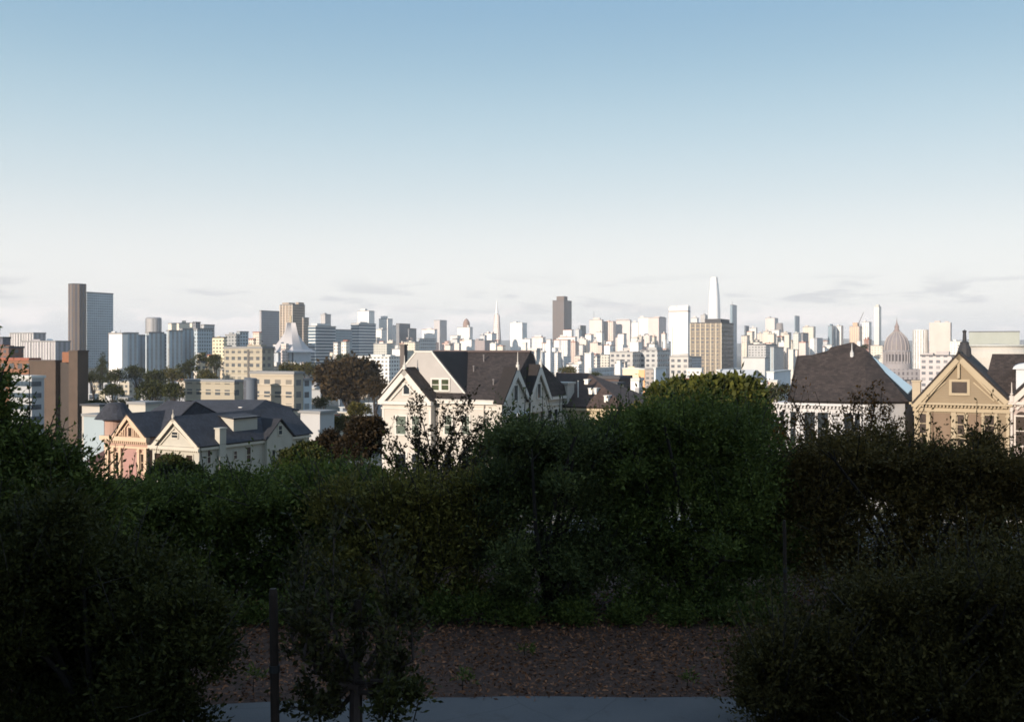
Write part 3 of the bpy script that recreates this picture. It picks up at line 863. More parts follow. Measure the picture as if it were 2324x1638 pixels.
# --- pink house with a round corner turret, left
def pink_house():
    h = House('victorian_house', 'pink house with carved gable and dark domed turret at its corner', 242)
    o = h.o
    wall = paint((.38, .25, .20), boards=.14); trim = paint((.52, .38, .265), .08); rose = paint((.34, .19, .165), .1)
    W = h.f(336); dep = 17
    ap = h.f(288, 937, -.4); el = h.f(250, 992, -.4); er = h.f(334, 992, -.4)
    zc = el[1]; ax = ap[0]
    zt = h.f(290, 992)[1]
    m = MB(); m.prism_y([(0, 0), (W, 0), (W, zt), (0, zt)], 0, dep); m.prism_y([(el[0] + .3, zt), (er[0] - .3, zt), (ax, ap[1] - .25)], .0, 6); m.build('wall', wall, o)
    m = MB()
    for a, b in ((el, ap), (ap, er)):
        m.slab([(a[0], -.5, a[1]), (b[0], -.5, b[1]), (b[0], 8, b[1]), (a[0], 8, a[1])], .15)
    # main roof: higher ridge running back to the right
    rz = h.f(385, 909, 7.5)[1]
    m.slab([(-.3, 1.2, zt), (W + .4, 1.2, zt), (W + .4, 7.5, rz), (2.5, 7.5, rz)], .2)
    m.slab([(W + .4, 1.2, zt), (W + .4, dep, zt), (W + .4, 7.5, rz)], .2)
    m.slab([(W + .4, dep, zt), (-.3, dep, zt), (2.5, 7.5, rz), (W + .4, 7.5, rz)], .2)
    m.slab([(-.3, dep, zt), (-.3, 1.2, zt), (2.5, 7.5, rz)], .2)
    roof = m.build('roof', BLUEROOF, o)
    m = MB()
    rake(m, (el[0], zc - .13), (ax, ap[1] - .13), .45, -.48, -.32); rake(m, (ax, ap[1] - .13), (er[0], zc - .13), .45, -.48, -.32)
    rake(m, (el[0] + 1.0, zc + .05), (ax, ap[1] - 1.1), .12, -.2, .02); rake(m, (ax, ap[1] - 1.1), (er[0] - 1.0, zc + .05), .12, -.2, .02)
    m.build('bargeboard', trim, o)
    a, z1 = h.f(292, 970); b, z0 = h.f(300, 990)
    win_f(o, a, b, z0, z1, 0, trim, GLB, .14, 0)
    m = MB()
    for k in (-1, 1):
        for j in range(4):
            x = (a + b) / 2 + k * (.75 + j * .32)
            m.box(x - .06, x + .06, -.22, .0, z0, z0 + 1.0 - j * .18)
    m.build('balustrade', trim, o)
    m = MB()
    z1, z0 = h.f(290, 990)[1], h.f(290, 1000)[1]
    m.box(-.6, W + .3, -.6, 0, z0, z1); dentils(m, -.5, W + .25, -.42, 0, z0 - .3, z0, .34); m.box(-.2, W + .2, -.25, 0, z0 - .9, z0 - .62); m.build('cornice', trim, o)
    zb = h.f(290, 1074)[1]
    for pa, pb in ((243, 250), (256, 262), (273, 278), (315, 320), (330, 336)):
        m = MB(); m.box(h.f(pa), h.f(pb), -.3, 0, 0, z0 - .9); m.box(h.f(pa) - .08, h.f(pb) + .08, -.38, 0, z0 - 1.25, z0 - 1.05); m.build('pilaster', trim, o)
    m = MB(); m.box(h.f(282), h.f(313), -.08, 0, zb - 1, z0 - 1.0); m.build('panel', rose, o)
    for pa, pb in ((264, 272), (321, 329)):
        win_f(o, h.f(pa), h.f(pb), z0 - 3.6, z0 - 1.5, 0, trim, GLB, .12, 1)
        win_f(o, h.f(pa), h.f(pb), z0 - 7.2, z0 - 4.8, 0, trim, GLB, .12, 1)
    # turret behind the gable
    cx, cz = h.f(262, 950, 3.2); r = (h.f(278, None, 3.2) - h.f(245, None, 3.2)) / 2
    m = MB(); m.lathe([(r, 0), (r, cz - .3), (r + .25, cz - .15), (r + .25, cz), (0, cz + .01)], cx, 3.2, 20); tu = m.build('turret', wall, o)
    z2 = h.f(262, 913, 3.2)[1]; R0 = r + .45; H = z2 - cz
    m = MB(); m.lathe([(R0 * 1.45, cz), (R0 * 1.2, cz + H * .3), (R0 * .9, cz + H * .62), (R0 * .68, cz + H * .88), (R0 * .55, cz + H * .98), (0, cz + H)], cx, 3.2, 20); m.build('turret_roof', BLUEROOF, tu)
    # side porch with its own low roof at the left
    m = MB(); m.box(-4.2, 0, 1.0, 8, 0, zt - 3.4); m.build('porch', wall, o)
    m = MB(); zp = zt - 3.4; m.slab([(-4.6, .6, zp), (0, .6, zp), (0, 4.5, zp + 2.4), (-2.4, 4.5, zp + 2.4)], .15); m.slab([(-4.6, 8.3, zp), (-4.6, .6, zp), (-2.4, 4.5, zp + 2.4)], .15); m.slab([(0, 8.3, zp), (-4.6, 8.3, zp), (-2.4, 4.5, zp + 2.4), (0, 4.5, zp + 2.4)], .15); m.build('porch_roof', shingle((.09, .045, .04)), o)
pink_house()
# ---------------------------------------------------------------- the city
WHITE = (.72, .70, .67); CREAM = (.60, .54, .46); PINK = (.60, .48, .43); TAN = (.50, .42, .31); GREY = (.34, .34, .35); LGREY = (.52, .53, .54)
DGREY = (.2, .2, .2); BROWN = (.21, .165, .135); BLUE = (.26, .33, .38); GLASSB = (.14, .22, .28); BRICK = (.18, .085, .055); BLUEG = (.42, .48, .52)
ROOFC = {'grey': (.22, .22, .22), 'red': (.26, .085, .05), 'dark': (.05, .05, .055), 'pale': (.5, .5, .48)}
FW = {}
def fac(wall, st, lite=False):
    if st == 'plain': return paint(wall, .1, .05)
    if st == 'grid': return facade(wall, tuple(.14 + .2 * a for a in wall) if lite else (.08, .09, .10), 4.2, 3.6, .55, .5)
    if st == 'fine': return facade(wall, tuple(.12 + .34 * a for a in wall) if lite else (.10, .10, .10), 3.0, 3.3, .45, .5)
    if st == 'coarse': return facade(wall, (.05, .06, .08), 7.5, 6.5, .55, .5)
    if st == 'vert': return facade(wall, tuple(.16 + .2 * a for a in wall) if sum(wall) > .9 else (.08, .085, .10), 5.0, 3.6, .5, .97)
    if st == 'glass': return facade(wall, (.10, .16, .21), 4.0, 3.8, .85, .72)
    return paint(wall, .1, .05)
def place(x0, xs, x1, D):
    """near corner on the ray of column xs at depth D; widths of the lit and the shaded side"""
    X = tx(xs) * D
    w1 = (X - tx(x0) * D) / (CA + SA * tx(x0))
    den = SA - CA * tx(x1)
    w2 = (tx(x1) * D - X) / den if den > .03 else 1e9
    w2 = min(max(w2, 4.0), max(60.0, 1.5 * w1))
    return (X - CA * w1, D + SA * w1), max(w1, .5), w2
rp = random.Random(77)
def bld(label, x0, xs, x1, yt, D, wall, st='grid', roof='grey', cat='building', name='office_block', group=None, bands=0, ribs=0, pent=(), mast=None, band_mat=None, rib_mat=None, bfrac=.5, chamfer=0.0, both=True):
    (ox, oy), w1, w2 = place(x0, xs, x1, D)
    zt = (HY - yt) / F * D
    zb = min(ground_z(ox, oy), ground_z(tx(xs) * D, D)) - 3
    o = thing(name, label, cat, (ox, oy, zb), -TH, group)
    H = zt - zb
    m = MB()
    if chamfer:
        c = chamfer * min(w1, w2)
        m.prism_z([(c, 0), (w1 - c, 0), (w1, c), (w1, w2 - c), (w1 - c, w2), (c, w2), (0, w2 - c), (0, c)], 0, H)
    else: m.box(0, w1, 0, w2, 0, H)
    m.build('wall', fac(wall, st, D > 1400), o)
    th = min(1.2, H * .03)
    if not pent and not chamfer and w1 > 9 and D > 500 and rp.random() < .75:
        a_, b_ = rp.uniform(.08, .4), rp.uniform(.1, .4)
        pent = ((a_, a_ + rp.uniform(.2, .45), b_, b_ + rp.uniform(.25, .45), rp.uniform(1.5, 4.5)),)
        if rp.random() < .35: pent += ((.72, .9, .3, .6, rp.uniform(1, 3)),)
        if rp.random() < .2 and not mast: mast = (rp.uniform(.2, .8), rp.uniform(5, 11))
    m = MB(); ov = .35
    if chamfer: m.prism_z([(c, 0), (w1 - c, 0), (w1, c), (w1, w2 - c), (w1 - c, w2), (c, w2), (0, w2 - c), (0, c)], H, H + th)
    else: m.box(-ov, w1 + ov, -ov, w2 + ov, H, H + th)
    rf = m.build('roof', paint(ROOFC[roof], .12, .05), o)
    for (fx0, fx1, fy0, fy1, hp) in pent:          # fractions of the plan, height in photo pixels
        hm = hp / F * D
        m = MB(); m.box(w1 * fx0, w1 * fx1, w2 * fy0, w2 * fy1, H + th, H + th + hm); m.build('penthouse', paint([a * .8 for a in wall][0:3] and tuple(a * .85 for a in wall), .1, .05), o)
    if mast:
        m = MB(); hm = mast[1] / F * D
        m.tube((w1 * mast[0], w2 * .4, H), (w1 * mast[0], w2 * .4, H + hm), .9 * D / 2500, .25 * D / 2500, 6); m.build('antenna', paint((.25, .25, .26)), o)
    if bands:
        e = .12 if D < 900 else .5
        fh = H / bands
        for k in range(bands):
            m = MB(); a = k * fh + fh * (.5 - bfrac / 2)
            m.box(-e if both else e, w1 + e, -e, w2 - 1 if both else w2 - 1, a, a + fh * bfrac)
            m.build('window_band', band_mat or glassm((.05, .07, .09), .2), o)
    if ribs:
        e = .5 * D / 1500
        for k in range(ribs + 1):
            x = w1 * k / ribs
            m = MB(); m.box(x - e, x + e, -2.2 * e, 0, 0, H); m.build('rib', rib_mat or paint(WHITE, .05), o)
    return o

# --- left: hill of apartment towers
bld('dark brown ribbed tower with rounded corners, tallest on the left', 148, 172, 203, 645, 1260, (.15, .115, .095), 'vert', 'dark', name='apartment_tower', ribs=0, chamfer=.28)
bld('blue-grey slab tower joined to the right of the dark ribbed tower', 192, 197, 257, 664, 1300, BLUEG, 'fine', 'grey', name='apartment_tower')
bld('pale block with white vertical ribs, leftmost and higher of two', 23, 76, 104, 757, 1000, (.38, .36, .37), 'vert', 'grey', name='apartment_block', ribs=9)
bld('pale block with white vertical ribs in front of the tall brown tower', 50, 126, 160, 776, 860, (.38, .36, .38), 'vert', 'grey', name='apartment_block', ribs=12)
bld('dark slate building at the far left edge', -40, 6, 24, 768, 700, (.10, .10, .13), 'grid', 'dark', name='apartment_block')
bld('dull brick block at the left edge below the slate building', -60, 20, 54, 790, 560, BRICK, 'grid', 'dark', name='brick_block')
bld('orange brick block with dark windows beside the big brown brick tower', -20, 66, 76, 818, 330, (.19, .085, .045), 'grid', 'red', name='brick_block', bands=0)
bld('low white banded block at the foot of the big brick tower', 22, 72, 84, 858, 278, (.34, .35, .36), 'plain', 'pale', name='apartment_block', bands=7, bfrac=.42)
def brick_tower():
    (ox, oy), w1, w2 = place(66, 176, 194, 300)
    zb = ground_z(ox, oy) - 3
    o = thing('brick_tower', 'big plain brown brick tower with a dark slot and raised stair head', 'building', (ox, oy, zb), -TH)
    H = (HY - 821) / F * 300 - zb; H2 = (HY - 798) / F * 300 - zb
    bm = paint((.075, .05, .035), .2, .25)
    fx = lambda px: (tx(px) * oy - ox) / (CA + SA * tx(px))
    a, b = fx(126), fx(156)
    m = MB(); m.box(0, a, 0, w2, 0, H); m.build('wall', bm, o)
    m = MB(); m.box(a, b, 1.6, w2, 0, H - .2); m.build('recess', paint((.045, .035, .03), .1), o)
    m = MB(); m.box(b, w1, 0, w2 - .1, 0, H2); m.build('stair_tower', bm, o)
    m = MB(); m.box(fx(139), b - .05, .3, w2 - .3, H - .2, H2 - .1); m.build('lit_stair_head', paint((.21, .085, .042), .12), o)  # sunlit left face of the raised block put into the orange colour
    m = MB(); m.box(-.2, a, -.2, w2 + .2, H, H + .45); m.box(b - .15, w1 + .2, -.2, w2 + .1, H2, H2 + .45); m.build('parapet', paint((.07, .05, .04)), o)
brick_tower()
def ball_dome():
    p = at(113, 777, 1050); r = 9 / F * 1050
    o = thing('water_tank', 'small white ball-shaped tank on a ribbed roof at left', 'tank', (p.x, p.y, p.z - r))
    m = MB(); m.lathe([(r * math.sin(a), r - r * math.cos(a)) for a in np.linspace(0.01, math.pi, 9)], n=14); m.build('shell', paint(WHITE), o, True)
    m = MB(); m.lathe([(r * .6, -25), (r * .6, .3)], n=12); m.build('stand', paint(LGREY), o)
ball_dome()
for i, (lab, a, s_, b, yt, D, wl, st_) in enumerate([
    ('bright white slab split by a narrow slot, left end of the blue apartment row', 247, 277, 290, 758, 800, WHITE, 'plain'),
    ('blue-grey wing right beside the bright white slab', 281, 286, 314, 757, 840, BLUEG, 'vert'),
    ('darker recessed wing, second in the blue apartment row', 306, 309, 340, 762, 880, (.32, .36, .40), 'vert'),
    ('blue-grey wing below the rounded grey tower', 330, 338, 372, 756, 860, BLUEG, 'vert'),
    ('dark narrow wing in the middle of the blue apartment row', 362, 366, 388, 760, 900, (.28, .31, .35), 'fine'),
    ('blue-grey wing in front of the flat cream hall', 378, 384, 415, 752, 870, BLUEG, 'vert'),
    ('pale blue wing right of the flat cream hall', 408, 414, 446, 748, 900, (.40, .46, .50), 'vert'),
    ('pale blue end wing, rightmost of the blue apartment row', 440, 448, 482, 748, 890, (.38, .44, .48), 'fine')]):
    bld(lab, a, s_, b, yt, D, wl, st_, name='apartment_block', group='row of blue-grey apartment wings')
def white_slot():
    p = place(247, 277, 290, 800)
    o = bpy.data.objects['apartment_block.004'] if False else None
def round_tower(label, x0, x1, yt, D, wall, st, name='round_tower', cap=.12, yb=None):
    X = tx((x0 + x1) / 2) * D; r = (x1 - x0) / 2 / F * D
    zb = ground_z(X, D) - 3; H = (HY - yt) / F * D - zb
    o = thing(name, label, 'building', (X, D, zb))
    m = MB(); m.lathe([(r, 0), (r, H * (1 - cap * .3))], n=24); m.build('wall', fac(wall, st), o, True)
    m = MB(); h0 = H * (1 - cap * .3); m.lathe([(r * 1.02, h0), (r * .98, h0 + (H - h0) * .5), (r * .8, H - .1), (0, H)], n=24); m.build('roof', paint(tuple(a * .8 for a in wall)), o, True)
round_tower('rounded grey tower standing above the blue apartment row', 331, 366, 720, 1350, GREY, 'vert')
bld('flat cream hall on top of the left hill', 382, 436, 442, 734, 1400, (.66, .60, .50), 'plain', name='hall', pent=((.55, .68, .2, .6, 5),))
bld('small dark block beside the flat cream hall', 438, 444, 455, 732, 1380, (.22, .22, .24), 'grid', 'dark', name='apartment_block')
bld('small grey block rising at the right end of the cream hall', 455, 463, 487, 738, 1320, (.42, .43, .44), 'grid', name='apartment_block')
bld('yellow-cream house block behind the dark trees', 482, 508, 514, 767, 1000, (.66, .58, .40), 'grid', 'dark', name='apartment_block')
bld('grey block with a darker notch, left of the yellow hillside', 511, 536, 545, 761, 1050, (.30, .31, .31), 'grid', name='apartment_block')
bld('blue-grey block stepping up behind the tan apartment tower', 538, 544, 564, 754, 1080, BLUEG, 'grid', name='apartment_block')
for lab, a, s_, b, yt, wl in (('pale tan house stepping up the hillside left of the grey slab', 564, 576, 582, 770, CREAM), ('pale tan house directly left of the grey slab', 574, 588, 593, 755, CREAM), ('tan house low on the hillside below the slab', 548, 570, 580, 783, TAN)):
    bld(lab, a, s_, b, yt, 1150, wl, 'fine', 'red', name='hillside_house', cat='house')
# --- the cathedral and the towers around it
bld('plain grey slab tower behind the white swooping cathedral', 589, 593, 636, 706, 1420, (.36, .36, .38), 'fine', name='apartment_tower')
bld('brown tower with cream strips behind the white cathedral', 636, 664, 692, 692, 1380, (.36, .29, .23), 'grid', 'grey', name='apartment_tower', pent=((.05, .6, .1, .6, 4), (.75, .98, .5, .95, 5)), ribs=4, rib_mat=paint(CREAM, .05))
bld('lower brown shoulder on the right of the cream striped tower', 686, 689, 701, 722, 1370, (.34, .28, .23), 'grid', name='apartment_tower')
def cathedral():
    D = 1120; c = tx(649) * D; hw = 51 / F * D
    zb = (HY - 822) / F * D; ze = (HY - 797) / F * D; zt = (HY - 731) / F * D
    o = thing('cathedral', 'white cathedral whose curved roof sweeps up to a thin cross ridge', 'church', (c, D + hw, zb), R(-27))
    m = MB(); n = 12
    s = hw * .775
    # square at the bottom changing to a thin cross at the top
    for k in range(4):
        ca, sa = [(1, 0), (0, 1), (-1, 0), (0, -1)][k]
        def P(u, v):
            # u 0..1 along half a side from the arm (0) to the corner (1), v 0..1 height; two hyperbolic sheets per side
            bx, by = s, s * u
            ax_, ay_ = s * .30 * (1 - u) + .8, .8 * u + .0
            q = v ** .66
            x, y = bx * (1 - q) + ax_ * q, by * (1 - q) + ay_ * q
            return x, y, (ze - zb) + (zt - ze) * v ** 1.08
        for sg in (1, -1):
            for i in range(n):
                for j in range(n):
                    pts = [P(i / n, j / n), P((i + 1) / n, j / n), P((i + 1) / n, (j + 1) / n), P(i / n, (j + 1) / n)]
                    pts = [(x * ca - sg * y * sa, x * sa + sg * y * ca, z) for x, y, z in pts]
                    m.poly(pts if sg > 0 else pts[::-1])
    m.build('shell_roof', paint((.42, .405, .41), .06, .03), o)
    m = MB(); m.box(-s - .6, s + .6, -s - .6, s + .6, ze - zb - 1.3, ze - zb); m.build('eave', paint((.60, .62, .65)), o)
    m = MB(); m.box(-s + 4, s - 4, -s + 4, s - 4, 0, ze - zb - 1.3); m.build('wall', paint((.06, .07, .09)), o)
    for k in range(5):
        x = -s + 8 + k * (2 * s - 16) / 4
        m = MB(); m.box(x - 3.5, x + 3.0, -s + 2.5, -s + 4.0, 0, ze - zb - 1.3); m.build('panel', paint((.42, .46, .50)), o)
        m = MB(); m.box(s - 4.0, s - 2.5, x - 3.5, x + 3.0, 0, ze - zb - 1.3); m.build('panel', paint((.42, .46, .50)), o)
    m = MB(); m.box(-.6, .6, -s * .02 - .6, .6, zt - zb - 1, zt - zb + 8); m.build('cross', paint((.5, .4, .25)), o)
cathedral()
bld('blue banded office block with white end wall right of the cathedral', 700, 716, 762, 741, 1250, (.60, .62, .62), 'plain', name='office_block', bands=15, bfrac=.55, band_mat=glassm((.05, .09, .13), .2), pent=((.1, .95, .1, .7, 5),))
bld('plain blue-grey block joined to the banded office block', 758, 761, 799, 749, 1290, (.32, .38, .42), 'fine', name='office_block')
bld('thin dark tower with white side peeping over the banded office block', 728, 738, 751, 714, 2000, (.45, .44, .44), 'grid', name='apartment_tower')
bld('second blue banded office block with white end wall, farther right', 797, 815, 853, 735, 1500, (.64, .65, .65), 'plain', name='office_block', bands=17, bfrac=.5, band_mat=glassm((.06, .10, .14), .2))
bld('white-topped tower rising behind the second banded block', 812, 837, 850, 706, 2300, WHITE, 'plain', name='apartment_tower')
bld('slim white stepped tower with grey right side', 860, 880, 891, 724, 2350, WHITE, 'fine', name='apartment_tower', pent=((.1, .6, .2, .7, 6),))
bld('lower white block in front of the slim stepped tower', 850, 866, 878, 748, 2200, WHITE, 'fine', name='apartment_block')
bld('long low grey-green block under the slim white tower', 848, 878, 892, 781, 1450, (.46, .46, .42), 'grid', name='office_block')
bld('low white block right of the grey-green block', 890, 916, 922, 793, 1350, WHITE, 'plain', name='office_block')
bld('long white block with small windows behind the round brown tree', 812, 883, 918, 811, 900, (.70, .69, .66), 'grid', 'pale', name='office_block')
bld('tall white strip of a tower left of the stepped dark block', 889, 898, 901, 740, 2400, WHITE, 'plain', name='apartment_tower')
bld('dark grey stepped block above the white corner house chimney', 899, 906, 931, 735, 2300, (.19, .195, .21), 'fine', 'dark', name='office_block')
bld('lower dark grey step on the right of the stepped block', 926, 928, 945, 746, 2290, (.19, .20, .21), 'fine', 'dark', name='office_block')
bld('cream blocky building behind the ridge of the white corner house', 917, 942, 952, 777, 1500, (.62, .57, .46), 'grid', name='apartment_block')
bld('low blue-grey gridded block above the slate roof', 948, 952, 1008, 769, 1900, (.40, .44, .46), 'coarse', name='office_block')
bld('small white block with a red-brown side', 958, 986, 992, 748, 2500, WHITE, 'plain', 'red', name='apartment_block')
bld('grey tower with a white left side, left of the domed tower', 985, 998, 1014, 727, 2700, (.48, .46, .46), 'fine', name='apartment_tower')
o_ = bld('white hotel tower topped by a small brown dome', 1038, 1066, 1073, 743, 2700, WHITE, 'fine', name='hotel_tower')
def hotel_top():
    (ox, oy), w1, w2 = place(1038, 1066, 1073, 2700)
    zb = o_.location.z; H = (HY - 743) / F * 2700 - zb
    m = MB(); r = 8 / F * 2700; m.lathe([(r, H), (r, H + 8), (r * .9, H + 15), (r * .55, H + 21), (r * .2, H + 24), (0, H + 25)], w1 * .55, w2 * .5 + 4, 14); m.build('dome', paint((.26, .18, .15)), o_)
hotel_top()
bld('low white block left of the white hotel tower', 1022, 1038, 1046, 762, 2500, WHITE, 'grid', name='apartment_block')
bld('small pinkish block above the slate roof', 1003, 1020, 1028, 780, 2100, PINK, 'plain', 'red', name='apartment_block')
bld('small white block with red-brown side beside the pyramid', 1100, 1116, 1127, 757, 2700, WHITE, 'plain', 'red', name='apartment_block')
bld('long low mauve block at the foot of the pyramid', 1066, 1100, 1128, 773, 2300, (.33, .28, .28), 'grid', name='office_block')
def pyramid():
    D = 3450; X = tx(1127.5) * D; k = D / F
    zb = ground_z(X, D) - 3; zt = (HY - 678) * k
    o = thing('pyramid_tower', 'slender white pyramid tower ending in a needle spire', 'tower', (X, D + 22, zb), R(-27))
    H = zt - zb
    hw = 15.5 * k * .80
    wall = facade((.68, .64, .60), (.25, .23, .22), 3.0, 7.6, .7, .35)
    m = MB(); f = .80
    m.prism_z([(-hw, -hw), (hw, -hw), (hw, hw), (-hw, hw)], 0, H * f, [(-hw * .2, -hw * .2), (hw * .2, -hw * .2), (hw * .2, hw * .2), (-hw * .2, hw * .2)])
    m.build('wall', wall, o)
    m = MB(); g = hw * .2; m.prism_z([(-g, -g), (g, -g), (g, g), (-g, g)], H * f, H, [(-.3, -.3), (.3, -.3), (.3, .3), (-.3, .3)]); m.build('spire', paint((.70, .70, .70)), o)
    for sg in (-1, 1):
        m = MB(); w0, w1_ = hw * .42, hw * .30
        m.prism_z([(sg * w0 * 1.2 - 4, -6), (sg * w0 * 1.2 + 4, -6), (sg * w0 * 1.2 + 4, 6), (sg * w0 * 1.2 - 4, 6)], H * .42, H * f * .97, [(sg * w1_ - 3, -4), (sg * w1_ + 3, -4), (sg * w1_ + 3, 4), (sg * w1_ - 3, 4)])
        m.build('wing', paint((.42, .36, .34)), o)
pyramid()
bld('plain white tower between the pyramid and the dark granite tower', 1158, 1185, 1196, 733, 2900, WHITE, 'plain', 'pale', name='office_tower')
bld('small white block at the foot of the plain white tower', 1184, 1203, 1207, 770, 2500, WHITE, 'plain', name='apartment_block')
bld('small white pedimented block left of the dark granite tower', 1207, 1232, 1238, 766, 2600, WHITE, 'grid', 'red', name='apartment_block', pent=((.2, .8, .2, .8, 4),))
bld('tall dark granite tower with a stepped top in the middle of the skyline', 1254, 1280, 1299, 682, 3100, (.15, .115, .10), 'vert', 'dark', name='office_tower', pent=((.35, 1.0, 0.0, .45, 9),), ribs=0)
bld('white block with red roof edges just right below the dark granite tower', 1278, 1297, 1302, 749, 2600, WHITE, 'plain', 'red', name='apartment_block')
bld('broad white block standing in front of the dark granite tower', 1267, 1305, 1310, 765, 2350, WHITE, 'fine', 'red', name='apartment_block')
bld('white block with red chimney lines left below the dark granite tower', 1229, 1250, 1262, 779, 2150, WHITE, 'vert', 'red', name='apartment_block')
bld('narrow white tower with a rusty edge below the dark granite tower', 1257, 1270, 1274, 772, 2100, WHITE, 'fine', 'red', name='apartment_block')
bld('blue-shaded block left below the broad white block', 1228, 1231, 1262, 800, 1700, (.45, .50, .55), 'fine', name='apartment_block')
bld('small dark tower right of the dark granite tower', 1316, 1318, 1330, 739, 2900, (.16, .16, .15), 'grid', 'dark', name='office_tower')
bld('grey block left of the small dark tower', 1306, 1314, 1320, 748, 2800, LGREY, 'fine', name='office_block')
# --- downtown, centre right
bld('white tower with a thin mast, left of the ribbed pair', 1338, 1366, 1370, 726, 2600, (.66, .60, .55), 'fine', name='hotel_tower', mast=(.3, 22), pent=((.25, .8, .2, .8, 4),))
bld('cream ribbed tower next to the masted tower', 1369, 1392, 1398, 730, 2620, (.66, .58, .52), 'vert', 'red', name='office_tower')
bld('pale grey tower with a dark roof line', 1397, 1430, 1433, 727, 2650, (.62, .57, .55), 'fine', 'dark', name='office_tower', pent=((.05, .9, .2, .8, 2),))
bld('small pure white slab beside the pale grey tower', 1432, 1448, 1451, 732, 2900, WHITE, 'plain', name='office_tower')
bld('white tower with louvred top, left of the pinkish tower', 1449, 1471, 1474, 721, 2800, WHITE, 'fine', name='office_tower')
bld('pinkish tower with a grey-brown shaded side', 1471, 1495, 1512, 721, 2500, (.60, .52, .49), 'fine', name='office_tower', pent=((.5, 1.0, .1, .8, 2),))
bld('broad bright white tower with a dark line near its top', 1518, 1561, 1567, 697, 2200, (.80, .78, .75), 'fine', 'pale', name='office_tower', ribs=0, pent=((.02, .35, .3, .9, 2), (.4, .98, .3, .9, 3)))
def dark_line():
    o = [a for a in C.objects if a.get('label', '').startswith('broad bright white tower')][0]
    (ox, oy), w1, w2 = place(1518, 1561, 1567, 2200); H = (HY - 705) / F * 2200 - o.location.z
    m = MB(); m.box(-.4, w1 + .4, -.4, w2 - 1, H - 2.2, H); m.build('louvre_band', paint((.22, .17, .15)), o)
    m = MB(); x = w1 * .19; m.box(x - .5, x + .5, -.3, 0, 0, H * .78); m.build('slot', paint((.3, .25, .22)), o)
dark_line()
bld('white podium block at the foot of the bright white tower', 1526, 1556, 1570, 806, 2050, WHITE, 'plain', name='office_block')
def tall_glass():
    D = 3500; X = tx(1624) * D; k = D / F
    zb = ground_z(X, D) - 3; zt = (HY - 628) * k; H = zt - zb
    o = thing('glass_skyscraper', 'tallest pale glass skyscraper tapering to a rounded crown', 'skyscraper', (X, D + 25, zb), R(-27))
    t = NT('pale_glass')
    sp = t.node('ShaderNodeSeparateXYZ', {0: t.uv()})
    fl = t.math('LESS_THAN', t.math('FRACT', t.math('DIVIDE', sp.outputs[1], 4.2)), .35)
    mat = t.out(t.mix(fl, (.44, .47, .50, 1), (.62, .62, .62, 1)), .18)
    def ring(w):
        c = w * .42; q = []
        for cx_, cy_, a0 in ((w - c, w - c, 0), (c - w, w - c, 90), (c - w, c - w, 180), (w - c, c - w, 270)):
            for j in range(5): q.append((cx_ + c * math.cos(R(a0 + j * 22.5)), cy_ + c * math.sin(R(a0 + j * 22.5))))
        return q
    hw = 16.5 * k * .80
    lv = [(0, 1.0), (.45, .98), (.62, .94), (.75, .87), (.85, .77), (.93, .64)]
    m = MB()
    for (a, wa), (b, wb) in zip(lv, lv[1:]):
        A, B = ring(hw * wa), ring(hw * wb); u = 0
        for i in range(20):
            j = (i + 1) % 20; L = math.dist(A[i], A[j])
            m.poly([(*A[i], H * a), (*A[j], H * a), (*B[j], H * b), (*B[i], H * b)], [(u, H * a), (u + L, H * a), (u + L, H * b), (u, H * b)]); u += L
    m.build('wall', mat, o, True)
    m = MB(); A, B = ring(hw * .64), ring(hw * .48); m.prism_z(A, H * .93, H, B); m.build('crown', paint((.62, .60, .58)), o)
    for k_ in range(4):
        a = R(45 + 90 * k_)
        m = MB(); m.tube((hw * .8 * math.cos(a), hw * .8 * math.sin(a), H * .55), (hw * .62 * math.cos(a), hw * .62 * math.sin(a), H * .985), 1.6, .8, 6); m.build('fin', paint(WHITE), o)
tall_glass()
bld('small pale tower just left of the bronze grid slab top', 1568, 1582, 1586, 722, 2800, (.62, .60, .58), 'fine', name='office_tower')
bld('small grey tower left of the tallest glass skyscraper', 1590, 1600, 1606, 715, 3000, (.42, .41, .40), 'grid', name='office_tower')
b_ = bld('broad bronze grid slab with pale fins and a dark blue side', 1567, 1637, 1687, 733, 1500, (.205, .175, .14), 'coarse', 'dark', name='apartment_slab', ribs=6, rib_mat=paint((.66, .58, .44)))
def slab_top():
    (ox, oy), w1, w2 = place(1567, 1637, 1687, 1500); H = (HY - 733) / F * 1500 - b_.location.z
    m = MB(); m.box(w1 * .45, w1 * .97, 3, w2 * .75, H + 1, H + 6.5); m.build('penthouse', paint((.05, .05, .055)), b_)
    nb = 22
    for k in range(nb):
        z = H * (k + .5) / nb
        m = MB(); m.box(-.25, w1 + .25, -.3, 0, z - .35, z + .35); m.build('spandrel', paint((.34, .27, .18)), b_)
    for k in range(7):
        y = w2 * (k + .5) / 7
        m = MB(); m.box(w1, w1 + .25, y - .5, y + .5, 0, H); m.build('mullion', paint((.11, .12, .13)), b_)
slab_top()
bld('blue glass tower with a spire behind the bronze grid slab', 1657, 1662, 1675, 692, 3300, GLASSB, 'glass', name='glass_tower', mast=(.1, 12))
bld('narrow dark blue tower right of the bronze grid slab', 1689, 1692, 1700, 740, 2800, (.14, .17, .20), 'fine', 'dark', name='office_tower')
bld('slim white tower right of the narrow dark blue tower', 1701, 1716, 1719, 745, 2700, WHITE, 'vert', name='apartment_tower')
bld('cream round-topped block right below the bronze grid slab', 1685, 1697, 1700, 778, 1900, CREAM, 'plain', name='apartment_block')
bld('tall pale pink-grey tower behind the white cluster', 1737, 1758, 1766, 722, 3000, (.58, .54, .52), 'fine', name='office_tower')
bld('white tower in front of the pale pink-grey tower', 1748, 1768, 1773, 749, 2600, WHITE, 'vert', name='apartment_tower')
